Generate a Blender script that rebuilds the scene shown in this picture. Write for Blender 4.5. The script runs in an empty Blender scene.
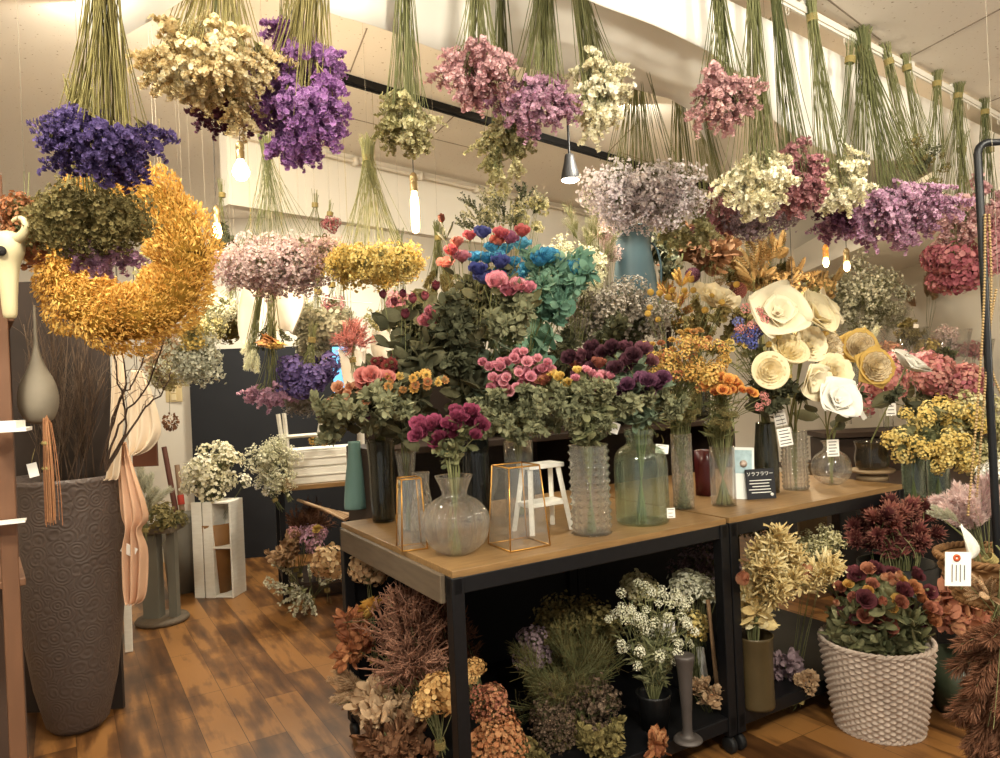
import bpy, math, random
import numpy as np
from mathutils import Matrix, Vector
R = random.Random(7); N = np.random.RandomState(11)
PI = math.pi
# ---------------------------------------------------------------- camera, world, lights, exposure
FL, ROLL, HC = 734.0, -0.044, 1.423
cr, sr = math.cos(ROLL), math.sin(ROLL)
RT = np.array([cr, 0, sr]); UP = np.array([-sr, 0, cr]); FW = np.array([0, 1.0, 0]); CAM = np.array([0, 0, HC])
sc = bpy.context.scene; COL = sc.collection
cd = bpy.data.cameras.new('camera'); cam = bpy.data.objects.new('camera', cd); COL.objects.link(cam)
cd.sensor_width = 36; cd.lens = FL / 1000 * 36; cd.clip_start = .02
cam.matrix_world = Matrix(((RT[0], UP[0], -FW[0], 0), (RT[1], UP[1], -FW[1], 0), (RT[2], UP[2], -FW[2], HC), (0, 0, 0, 1)))
sc.camera = cam
sc.view_settings.view_transform = 'Standard'; sc.view_settings.look = 'None'
sc.view_settings.gamma = 1; sc.view_settings.use_curve_mapping = False
sc.view_settings.exposure = 0.62
w = bpy.data.worlds.new('world'); sc.world = w; w.use_nodes = True
w.node_tree.nodes['Background'].inputs[0].default_value = (1, .97, .89, 1)
w.node_tree.nodes['Background'].inputs[1].default_value = .45
try: sc.cycles.use_denoising = True
except Exception: pass
sc.cycles.max_bounces = 10; sc.cycles.transparent_max_bounces = 12
sc.cycles.transmission_bounces = 8; sc.cycles.sample_clamp_indirect = 4

def at(px, py, d):
    return CAM + d * (FW + (px - 500) / FL * RT + (379 - py) / FL * UP)
def onz(px, py, z):
    r = FW + (px - 500) / FL * RT + (379 - py) / FL * UP
    return CAM + r * ((z - HC) / r[2])
def V(a): return Vector([float(t) for t in a])

def area(name, loc, size, power, col=(1, .94, .78), target=None, shape='DISK'):
    l = bpy.data.lights.new(name, 'AREA'); l.shape = shape; l.size = size; l.energy = power; l.color = col
    o = bpy.data.objects.new(name, l); COL.objects.link(o); o.location = loc
    d = (Vector(target) - Vector(loc)) if target else Vector((0, 0, -1))
    o.rotation_euler = d.to_track_quat('-Z', 'Y').to_euler(); return o
# added fill lamps, no fixture seen (behind and above the camera, and over the counter)
area('added_fill_light', (-.9, .2, 2.57), .35, 34, target=(-.6, 2.6, 1.2))
area('added_fill_light', (.9, .1, 2.57), .35, 52, target=(1.0, 2.8, 1.2))
area('added_fill_light', (-1.2, 1.1, 2.86), .3, 30, target=(.3, 3.2, 2.1))  # added to brighten the rear cloth drop
area('added_fill_light', (1.9, 1.1, 2.57), .3, 30, target=(2.2, 3.2, .8))
area('added_fill_light', (-1.5, 2.6, 2.85), .3, 22, target=(-1.6, 3.6, 0))
area('added_fill_light', (.8, 3.9, 2.85), .3, 26, target=(.8, 4.6, .9))
area('added_fill_light', (-1.6, 5.4, 2.85), .3, 34, target=(-1.4, 5.6, 0))

# ---------------------------------------------------------------- materials
def lin(h):
    if isinstance(h, str):
        h = h.lstrip('#'); c = [int(h[i:i+2], 16) / 255 for i in (0, 2, 4)]
    else: c = h
    return tuple([(x / 12.92 if x <= .04045 else ((x + .055) / 1.055) ** 2.4) for x in c]) + (1,)
MC = {}
def nodes_of(name):
    m = bpy.data.materials.new(name); m.use_nodes = True
    nt = m.node_tree; return m, nt, nt.nodes['Principled BSDF']
def mat(name, col, rough=.7, metal=0, noise=0, scale=20, col2=None, bump=0, emit=0, stretch=None, spec=.4):
    if name in MC: return MC[name]
    m, nt, b = nodes_of(name)
    b.inputs['Roughness'].default_value = rough; b.inputs['Metallic'].default_value = metal
    b.inputs['Specular IOR Level'].default_value = spec
    b.inputs['Base Color'].default_value = lin(col)
    if noise or bump:
        tc = nt.nodes.new('ShaderNodeTexCoord'); nz = nt.nodes.new('ShaderNodeTexNoise'); nz.inputs['Scale'].default_value = scale; nz.inputs['Detail'].default_value = 5
        mp = nt.nodes.new('ShaderNodeMapping'); mp.inputs['Scale'].default_value = stretch or (1, 1, 1)
        nt.links.new(tc.outputs['Object'], mp.inputs[0]); nt.links.new(mp.outputs[0], nz.inputs['Vector'])
        if noise:
            r = nt.nodes.new('ShaderNodeValToRGB'); nt.links.new(nz.outputs['Fac'], r.inputs[0])
            r.color_ramp.elements[0].position = .5 - .25 / max(noise, .3); r.color_ramp.elements[1].position = .5 + .25 / max(noise, .3)
            r.color_ramp.elements[0].color = lin(col2 or col); r.color_ramp.elements[1].color = lin(col)
            nt.links.new(r.outputs[0], b.inputs['Base Color'])
        if bump:
            bp = nt.nodes.new('ShaderNodeBump'); bp.inputs['Strength'].default_value = bump; bp.inputs['Distance'].default_value = .01
            nt.links.new(nz.outputs['Fac'], bp.inputs['Height']); nt.links.new(bp.outputs[0], b.inputs['Normal'])
    if emit:
        b.inputs['Emission Color'].default_value = lin(col); b.inputs['Emission Strength'].default_value = emit
    MC[name] = m; return m
def pal(name, *cols, tip=None, tipw=.6, rough=.75, var=.12):
    """plant material: per-floret 'tint' picks a colour, optional petal-tip colour by 'grad'"""
    if name in MC: return MC[name]
    m, nt, b = nodes_of(name); L = nt.links.new
    a = nt.nodes.new('ShaderNodeAttribute'); a.attribute_name = 'tint'
    oi = nt.nodes.new('ShaderNodeObjectInfo')
    s = nt.nodes.new('ShaderNodeMath'); s.operation = 'MULTIPLY_ADD'; s.inputs[1].default_value = .5; L(oi.outputs['Random'], s.inputs[0])
    s2 = nt.nodes.new('ShaderNodeMath'); s2.operation = 'MULTIPLY'; s2.inputs[1].default_value = .5; L(a.outputs['Fac'], s2.inputs[0]); L(s2.outputs[0], s.inputs[2])
    r = nt.nodes.new('ShaderNodeValToRGB'); L(s.outputs[0], r.inputs[0])
    e = r.color_ramp.elements; n = len(cols)
    if n == 1: cols = (cols[0], cols[0]); n = 2
    e[0].color = lin(cols[0]); e[0].position = .15; e[1].color = lin(cols[-1]); e[1].position = .85
    for i in range(1, n - 1):
        x = e.new(.15 + .7 * i / (n - 1)); x.color = lin(cols[i])
    out = r.outputs[0]
    if tip:
        g = nt.nodes.new('ShaderNodeAttribute'); g.attribute_name = 'grad'
        mr = nt.nodes.new('ShaderNodeMapRange'); mr.inputs[1].default_value = tipw; mr.inputs[2].default_value = 1; L(g.outputs['Fac'], mr.inputs[0])
        mx = nt.nodes.new('ShaderNodeMix'); mx.data_type = 'RGBA'; L(mr.outputs[0], mx.inputs[0]); L(out, mx.inputs[6]); mx.inputs[7].default_value = lin(tip); out = mx.outputs[2]
    tc = nt.nodes.new('ShaderNodeTexCoord'); nz = nt.nodes.new('ShaderNodeTexNoise'); nz.inputs['Scale'].default_value = 140; L(tc.outputs['Object'], nz.inputs['Vector'])
    hs = nt.nodes.new('ShaderNodeHueSaturation'); L(out, hs.inputs['Color']); hs.inputs['Saturation'].default_value = .9
    mr = nt.nodes.new('ShaderNodeMapRange'); mr.inputs[3].default_value = 1 - var * 2; mr.inputs[4].default_value = 1 + var * 2; L(nz.outputs['Fac'], mr.inputs[0]); L(mr.outputs[0], hs.inputs['Value'])
    L(hs.outputs[0], b.inputs['Base Color'])
    b.inputs['Roughness'].default_value = rough; b.inputs['Specular IOR Level'].default_value = .3
    tr = nt.nodes.new('ShaderNodeBsdfTranslucent'); L(hs.outputs[0], tr.inputs[0])
    ms = nt.nodes.new('ShaderNodeMixShader'); ms.inputs[0].default_value = .25; L(b.outputs[0], ms.inputs[1]); L(tr.outputs[0], ms.inputs[2])
    L(ms.outputs[0], nt.nodes['Material Output'].inputs[0])
    MC[name] = m; return m
def glass(name, col='#ffffff', rough=.03, bump=0, bscale=60, solid=.15, haze=.02):
    """thin-walled clear glass: part straight-through, part refracting, fresnel reflection"""
    if name in MC: return MC[name]
    m, nt, b = nodes_of(name)
    L = nt.links.new
    b.inputs['Base Color'].default_value = lin(col); b.inputs['Transmission Weight'].default_value = 1
    b.inputs['Roughness'].default_value = rough; b.inputs['IOR'].default_value = 1.45
    tp = nt.nodes.new('ShaderNodeBsdfTransparent'); tp.inputs[0].default_value = lin(col); gl = nt.nodes.new('ShaderNodeBsdfGlossy'); gl.inputs['Roughness'].default_value = rough; lw = nt.nodes.new('ShaderNodeLayerWeight'); pw_ = nt.nodes.new('ShaderNodeMath'); pw_.operation = 'POWER'; pw_.inputs[1].default_value = 3.5; L(lw.outputs['Facing'], pw_.inputs[0]); fr = nt.nodes.new('ShaderNodeMath'); fr.operation = 'MULTIPLY_ADD'; fr.inputs[1].default_value = .75; fr.inputs[2].default_value = .045; L(pw_.outputs[0], fr.inputs[0])
    m1 = nt.nodes.new('ShaderNodeMixShader'); L(fr.outputs[0], m1.inputs[0]); L(tp.outputs[0], m1.inputs[1]); L(gl.outputs[0], m1.inputs[2])
    m2 = nt.nodes.new('ShaderNodeMixShader'); m2.inputs[0].default_value = solid; L(m1.outputs[0], m2.inputs[1]); L(b.outputs[0], m2.inputs[2]); df = nt.nodes.new('ShaderNodeBsdfTranslucent'); dd_ = nt.nodes.new('ShaderNodeBsdfDiffuse'); df.inputs[0].default_value = dd_.inputs[0].default_value = lin('#e8ece4'); m4 = nt.nodes.new('ShaderNodeMixShader'); L(df.outputs[0], m4.inputs[1]); L(dd_.outputs[0], m4.inputs[2]); m3 = nt.nodes.new('ShaderNodeMixShader'); m3.inputs[0].default_value = haze; L(m2.outputs[0], m3.inputs[1]); L(m4.outputs[0], m3.inputs[2]); L(m3.outputs[0], nt.nodes['Material Output'].inputs[0])  # pale diffuse haze mixed in to lighten glass that comes out dark
    if bump:
        tc = nt.nodes.new('ShaderNodeTexCoord'); v = nt.nodes.new('ShaderNodeTexVoronoi'); v.inputs['Scale'].default_value = bscale
        bp = nt.nodes.new('ShaderNodeBump'); bp.inputs['Strength'].default_value = bump; bp.inputs['Distance'].default_value = .01
        nt.links.new(tc.outputs['Object'], v.inputs['Vector']); nt.links.new(v.outputs['Distance'], bp.inputs['Height']); nt.links.new(bp.outputs[0], b.inputs['Normal']); nt.links.new(bp.outputs[0], gl.inputs['Normal'])
    MC[name] = m; return m

STEM = pal('stem_green', '#646a3e', '#848550', '#9c9a66'); STEMD = pal('stem_dark', '#3c3a22', '#55502f'); STEMB = pal('stem_brown', '#5a4128', '#7a5a3a')
LEAF = pal('leaf_green', '#5a6040', '#78784e', '#989468'); LEAFD = pal('leaf_dark', '#444630', '#5c5a40', '#7a744e'); LEAFG = pal('leaf_grey', '#67785e', '#8b9a7c')
TWINE_ = mat('string_grey', '#a09684', .9); TWINE = mat('twine', '#8a7a4a', .9); BLACK = mat('black_steel', '#17171a', .45, .3, noise=.6, scale=40, col2='#0c0c0e')
CARD = mat('paper_tag_white', '#f0ebe2', .8); WHITEWOOD = mat('white_wood', '#efebe0', .7, noise=.8, scale=14, col2='#dfd9cc', stretch=(1, 1, 5), bump=.05)
INK = mat('ink', '#3a3a3c', .8)

# ---------------------------------------------------------------- geometry accumulator
class G:
    def __init__(s): s.v = []; s.f = []; s.n = 0; s.t = []; s.g = []
    def add(s, v, quads=None, tris=None, mi=0, tint=.5, grad=0.):
        v = np.asarray(v, float).reshape(-1, 3)
        if quads is not None and len(quads): s.f.append((4, np.asarray(quads, int) + s.n, mi))
        if tris is not None and len(tris): s.f.append((3, np.asarray(tris, int) + s.n, mi))
        s.v.append(v); s.n += len(v)
        s.t.append(np.broadcast_to(np.asarray(tint, float), (len(v),)).copy()); s.g.append(np.broadcast_to(np.asarray(grad, float), (len(v),)).copy())
        return s
    def scatter(s, T, M, mi=0, tint=None):
        """T template (v, quads, tris, grad); M (N,3,4)"""
        v, q, t, g = T; n = len(M)
        if n == 0: return s
        vv = np.einsum('nij,kj->nki', M[:, :, :3], v) + M[:, None, :, 3]
        k = len(v); off = (np.arange(n) * k)[:, None, None]
        qq = (q[None] + off).reshape(-1, 4) if len(q) else None
        tt = (t[None] + off).reshape(-1, 3) if len(t) else None
        if tint is None: tint = N.rand(n)
        return s.add(vv.reshape(-1, 3), qq, tt, mi, np.repeat(tint, k), np.tile(g, n))
    def tubes(s, P, r0, r1, mi=0, sides=4, tint=None):
        """P (N,K,3) paths"""
        if isinstance(P, list): P = np.array([np.asarray(p, float).reshape(3) for p in P])
        P = np.asarray(P, float)
        if P.ndim == 2: P = P[None]
        n, K, _ = P.shape
        d = P[:, -1] - P[:, 0]; d = d / (np.linalg.norm(d, axis=1, keepdims=True) + 1e-9)
        tg = np.gradient(P, axis=1); tg /= np.linalg.norm(tg, axis=2, keepdims=True) + 1e-9
        ref = np.where(np.abs(d[:, :1]) < .7, np.array([[1., 0, 0]]), np.array([[0, 1., 0]]))[:, None, :]
        a = np.cross(tg, ref); a /= np.linalg.norm(a, axis=2, keepdims=True) + 1e-9; b = np.cross(tg, a)
        rr = np.linspace(0, 1, K)[None, :, None, None]
        r0 = np.broadcast_to(np.asarray(r0, float), (n,))[:, None, None, None]; r1 = np.broadcast_to(np.asarray(r1, float), (n,))[:, None, None, None]
        rr = r0 + (r1 - r0) * rr
        ph = np.arange(sides) * 2 * PI / sides
        ring = P[:, :, None] + rr * (a[:, :, None] * np.cos(ph)[None, None, :, None] + b[:, :, None] * np.sin(ph)[None, None, :, None])
        vv = ring.reshape(-1, 3)
        i = np.arange(K - 1)[:, None] * sides; j = np.arange(sides)[None]; j2 = (j + 1) % sides
        q = np.stack([i + j, i + j2, i + sides + j2, i + sides + j], -1).reshape(-1, 4)
        q = (q[None] + (np.arange(n) * K * sides)[:, None, None]).reshape(-1, 4)
        if sides == 4:
            cap = np.array([[3, 2, 1, 0], [(K-1)*4, (K-1)*4+1, (K-1)*4+2, (K-1)*4+3]]); q = np.vstack([q, (cap[None] + (np.arange(n) * K * sides)[:, None, None]).reshape(-1, 4)])
        if tint is None: tint = N.rand(n)
        return s.add(vv, q, None, mi, np.repeat(np.broadcast_to(tint, (n,)), K * sides))
    def lathe(s, prof, seg=32, mi=0, wob=None, closed=False):
        prof = np.asarray(prof, float); K = len(prof); ph = np.arange(seg) * 2 * PI / seg
        r = prof[:, 0][:, None] * (np.ones((1, seg)) if wob is None else (1 + wob(ph, prof[:, 1])))
        vv = np.stack([r * np.cos(ph), r * np.sin(ph), np.broadcast_to(prof[:, 1][:, None], r.shape)], -1).reshape(-1, 3)
        kk = K if closed else K - 1
        i = (np.arange(kk)[:, None]); i2 = (i + 1) % K; j = np.arange(seg)[None]; j2 = (j + 1) % seg
        return s.add(vv, np.stack([i*seg + j, i*seg + j2, i2*seg + j2, i2*seg + j], -1).reshape(-1, 4), None, mi)
    def box(s, c, h, rot=0, mi=0, M=None, tint=.5):
        """centre c, full size h"""
        v = np.array([[x, y, z] for x in (-.5, .5) for y in (-.5, .5) for z in (-.5, .5)]) * np.array(h)
        if rot: k, l = math.cos(rot), math.sin(rot); v = v @ np.array([[k, l, 0], [-l, k, 0], [0, 0, 1]])
        if M is not None: v = v @ np.asarray(M).T
        v = v + np.array(c)
        return s.add(v, [[0, 1, 3, 2], [4, 6, 7, 5], [0, 4, 5, 1], [2, 3, 7, 6], [0, 2, 6, 4], [1, 5, 7, 3]], None, mi, tint)
    def grid(s, P, mi=0, tint=.5):
        P = np.asarray(P, float); a, b, _ = P.shape
        i = np.arange(a - 1)[:, None] * b; j = np.arange(b - 1)[None]
        return s.add(P.reshape(-1, 3), np.stack([i + j, i + b + j, i + b + j + 1, i + j + 1], -1).reshape(-1, 4), None, mi, tint)
    def mesh(s, name, mats, smooth=True):
        me = bpy.data.meshes.new(name); v = np.vstack(s.v)
        me.vertices.add(len(v)); me.vertices.foreach_set('co', v.ravel().astype(np.float32))
        loops = np.concatenate([f.ravel() for _, f, _ in s.f]); tot = np.concatenate([np.full(len(f), k) for k, f, _ in s.f]); mi = np.concatenate([np.full(len(f), m) for _, f, m in s.f])
        me.loops.add(len(loops)); me.loops.foreach_set('vertex_index', loops.astype(np.int32))
        me.polygons.add(len(tot)); st = np.concatenate([[0], np.cumsum(tot)[:-1]])
        me.polygons.foreach_set('loop_start', st.astype(np.int32)); me.polygons.foreach_set('loop_total', tot.astype(np.int32))
        me.polygons.foreach_set('material_index', mi.astype(np.int32)); me.polygons.foreach_set('use_smooth', np.full(len(tot), smooth))
        me.update(calc_edges=True)
        for nm, arr in (('tint', s.t), ('grad', s.g)):
            a = me.attributes.new(nm, 'FLOAT', 'POINT'); a.data.foreach_set('value', np.concatenate(arr).astype(np.float32))
        for m in (mats if isinstance(mats, (list, tuple)) else [mats]): me.materials.append(m)
        me.validate(); return me
    def obj(s, name, mats, parent=None, smooth=True, loc=None):
        return link(name, s.mesh(name, mats, smooth), parent, loc)
def link(name, me, parent=None, loc=None, mw=None):
    o = bpy.data.objects.new(name, me); COL.objects.link(o)
    if parent: o.parent = parent
    if mw is not None: o.matrix_local = mw
    elif loc is not None: o.location = V(loc)
    return o
def tag(o, label, cat, group=None, kind=None):
    o['label'] = label; o['category'] = cat
    if group: o['group'] = group
    if kind: o['kind'] = kind
    return o
def thing(name, label, cat, loc=(0, 0, 0), rz=0, group=None):
    o = bpy.data.objects.new(name, None); COL.objects.link(o); o.location = V(loc); o.rotation_euler = (0, 0, rz); o.empty_display_size = .05
    return tag(o, label, cat, group)
def struct(o): o['kind'] = 'structure'; return o
def bev(o, w=.003, seg=2):
    m = o.modifiers.new('bevel', 'BEVEL'); m.width = w; m.segments = seg; m.limit_method = 'ANGLE'; return o

# ---------------------------------------------------------------- vector helpers
def unit(a): a = np.asarray(a, float); return a / (np.linalg.norm(a, axis=-1, keepdims=True) + 1e-9)
def frames(pos, dirs, sc_, spin=None):
    """matrices (N,3,4) with local +Z along dirs"""
    pos = np.asarray(pos, float); n = len(pos); z = unit(np.broadcast_to(dirs, (n, 3)))
    ref = np.where(np.abs(z[:, 2:3]) < .9, np.array([[0, 0, 1.]]), np.array([[1., 0, 0]]))
    x = unit(np.cross(ref, z)); y = np.cross(z, x)
    a = (N.rand(n) * 2 * PI if spin is None else np.broadcast_to(spin, (n,)))[:, None]
    x2 = x * np.cos(a) + y * np.sin(a); y2 = np.cross(z, x2)
    s_ = np.broadcast_to(np.asarray(sc_, float), (n,))[:, None]
    return np.stack([x2 * s_, y2 * s_, z * s_, pos], -1)
def mx(pos, d, s, spin=None):
    m = frames([pos], np.array([d]), s, spin)[0]; return Matrix([list(map(float, r)) for r in m] + [[0, 0, 0, 1]])
def ball(n, shell=0.):
    d = unit(N.randn(n, 3)); r = (N.rand(n) * (1 - shell ** 3) + shell ** 3) ** (1 / 3); return d * r[:, None]
def fib(n, top=1., bot=-1.):
    i = np.arange(n) + .5; z = top - (top - bot) * i / n; r = np.sqrt(np.maximum(0, 1 - z * z)); a = i * 2.39996
    return np.stack([r * np.cos(a), r * np.sin(a), z], -1)
def bez(P0, P1, P2, K=6, P3=None):
    P0, P1, P2 = [np.asarray(p, float).reshape(-1, 3) for p in (P0, P1, P2)]
    t = np.linspace(0, 1, K)[None, :, None]
    return (1 - t) ** 2 * P0[:, None] + 2 * t * (1 - t) * P1[:, None] + t * t * P2[:, None]

# ---------------------------------------------------------------- templates (v, quads, tris, grad)
E4 = np.zeros((0, 4), int); E3 = np.zeros((0, 3), int)
def T_cup(n=6, depth=.45, ruf=.18, seed=0):
    r = np.random.RandomState(seed); v = [[0, 0, 0]]; g = [0]
    a = np.arange(n) * 2 * PI / n
    v += [[.5 * math.cos(x), .5 * math.sin(x), depth * .7] for x in a]; g += [.5] * n
    b = np.arange(2 * n) * PI / n
    for i, x in enumerate(b):
        k = 1 + (.16 if i % 2 == 0 else -.12) + r.uniform(-.1, .1); v.append([k * math.cos(x), k * math.sin(x), depth + (ruf if i % 2 else -ruf) + r.uniform(-.08, .08)]); g.append(1)
    t = [[0, 1 + i, 1 + (i + 1) % n] for i in range(n)]
    for i in range(n):
        o = n + 1; p = 1 + i; p2 = 1 + (i + 1) % n; q = o + 2 * i; q1 = o + (2 * i + 1) % (2 * n); q2 = o + (2 * i + 2) % (2 * n)
        t += [[p, q, q1], [p, q1, p2], [p2, q1, q2]]
    return np.array(v, float), E4, np.array(t), np.array(g, float)
def T_petal(w=.35, L=1., cup=.15, curl=.3, nu=2, nv=4, pw=.8, tipz=0., base=.25, wave=0):
    """petal along +Z, facing -Y"""
    v = []; g = []
    for j in range(nv + 1):
        t = j / nv; W = w * (base + (1 - base) * math.sin(PI * min(1, t ** pw)) if t < 1 else .06)
        W = w * max(.05, (math.sin(PI * t ** pw) ** .75 if t > 0 else 0) + base * (1 - t))
        for i in range(nu + 1):
            u = i / nu * 2 - 1
            v.append([u * W, -cup * (u * u) * W / w + curl * t * t + wave * math.sin(5 * t + 2 * u), L * t * (1 - .12 * abs(u) * (t > .9))]); g.append(t)
    q = [[j*(nu+1)+i, j*(nu+1)+i+1, (j+1)*(nu+1)+i+1, (j+1)*(nu+1)+i] for j in range(nv) for i in range(nu)]
    return np.array(v, float), np.array(q), E3, np.array(g)
def merge(parts):
    V_, Q, T, Gd = [], [], [], []; n = 0
    for (v, q, t, g) in parts:
        V_.append(v); Gd.append(g)
        if len(q): Q.append(q + n)
        if len(t): T.append(t + n)
        n += len(v)
    return np.vstack(V_), (np.vstack(Q) if Q else E4), (np.vstack(T) if T else E3), np.concatenate(Gd)
def xf(T, M): v = T[0] @ np.asarray(M)[:, :3].T + np.asarray(M)[:, 3]; return v, T[1], T[2], T[3]
def ring(T, n, tilt, r=0, z=0, s=1., a0=0., jit=0., seed=0):
    """n copies of petal T around Z, tilted outwards by tilt (0 = upright)"""
    rr = np.random.RandomState(seed); out = []
    for i in range(n):
        a = a0 + i * 2 * PI / n + rr.uniform(-jit, jit); ti = tilt + rr.uniform(-jit, jit) * .5
        ct, st = math.cos(ti), math.sin(ti); s1 = s * (1 + rr.uniform(-jit, jit) * .4)
        Rx = np.array([[1, 0, 0], [0, ct, st], [0, -st, ct]])        # tips +Y
        Rz = np.array([[math.cos(a), -math.sin(a), 0], [math.sin(a), math.cos(a), 0], [0, 0, 1]])
        m = Rz @ Rx * s1; out.append(xf(T, np.hstack([m, (Rz @ np.array([0, r, z]))[:, None]])))
    return out
PT = T_petal()
T_four = merge(ring(T_petal(.55, .8, .1, .15, 2, 2, base=.3), 4, 1.2, .02))
T_star = merge(ring(T_petal(.16, 1, .02, .1, 1, 2, base=.5), 8, 1.0, .02))
T_tiny = (np.array([[1, 0, .2], [-1, 0, .2], [0, 1, .2], [0, -1, .2], [0, 0, .9], [0, 0, -.3]], float) * [1, 1, 1], E4, np.array([[0, 2, 4], [2, 1, 4], [1, 3, 4], [3, 0, 4], [2, 0, 5], [1, 2, 5], [3, 1, 5], [0, 3, 5]]), np.array([1, 1, 1, 1, .5, 0.]))
T_leaf = T_petal(.26, 1, -.12, .35, 2, 5, pw=.85, base=.12, wave=.02)
T_round = T_petal(.46, 1, -.1, .15, 2, 4, pw=.8, base=.2)
T_needle = T_petal(.07, 1, 0, .12, 1, 2, base=.6)
T_hair = T_petal(.028, 1, 0, .1, 1, 2, base=.7)
T_cups = [T_cup(6, .45, .18, i) for i in range(3)]; T_cup5 = T_cup(5, .7, .12, 9)
def rosepetal(r, h, dphi, flare, nu=4, nv=4, seed=0, curl=.2):
    rr = np.random.RandomState(seed); v = []; g = []; k = rr.uniform(-.1, .1, nu + 1)
    for j in range(nv + 1):
        t = j / nv
        for i in range(nu + 1):
            u = i / nu * 2 - 1; a = u * dphi * (math.sin(PI * (.12 + .66 * t)) ** .6)
            rad = r * (.25 + .75 * math.sin(PI * .5 * min(1, t * 1.5)) ** .8) + flare * t ** 3 + (curl * r * max(0, t - .75))
            hh = h * t - (.25 * h * t ** 3 * abs(u) ** 2.2) + k[i] * t
            v.append([rad * math.sin(a), rad * math.cos(a), hh]); g.append(t)
    q = [[j*(nu+1)+i, j*(nu+1)+i+1, (j+1)*(nu+1)+i+1, (j+1)*(nu+1)+i] for j in range(nv) for i in range(nu)]
    return np.array(v), np.array(q), E3, np.array(g)
def T_rose(openness=.3, rings=4, seed=0, wide=1.):
    out = []; rr = np.random.RandomState(seed)
    for k in range(rings):
        f = (k + 1) / rings; n = 3 + k; r = wide * (.12 + .42 * f)
        for i in range(n):
            P = rosepetal(r, 1.05 - .18 * f + rr.uniform(-.05, .05), 1.25 * PI / n * (1.25 if k else 1.5), openness * f * f * .8, seed=seed * 31 + k * 7 + i)
            a = i * 2 * PI / n + k * .9 + rr.uniform(-.15, .15); M = np.array([[math.cos(a), -math.sin(a), 0, 0], [math.sin(a), math.cos(a), 0, 0], [0, 0, 1, 0]], float); out.append(xf(P, M))
    # sepals / base
    base = T_cup(6, .25, .03, 3); out_g = xf(base, np.array([[.3, 0, 0, 0], [0, .3, 0, 0], [0, 0, .5, -.04]]))
    v, q, t, g = merge(out); return v, q, t, g
def T_straw(seed=0, n=4):
    out = []
    P = T_petal(.2, .8, .1, -.12, 2, 3, base=.4)
    for k in range(n): out += ring(P, 9 + 2 * k, 1.45 - k * .36, .08, .03 * k, 1 - .14 * k, a0=k * .3, jit=.12, seed=seed + k)
    c = fib(20, 1, 0) * [.22, .22, .16] + [0, 0, .12]
    return merge(out)

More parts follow.
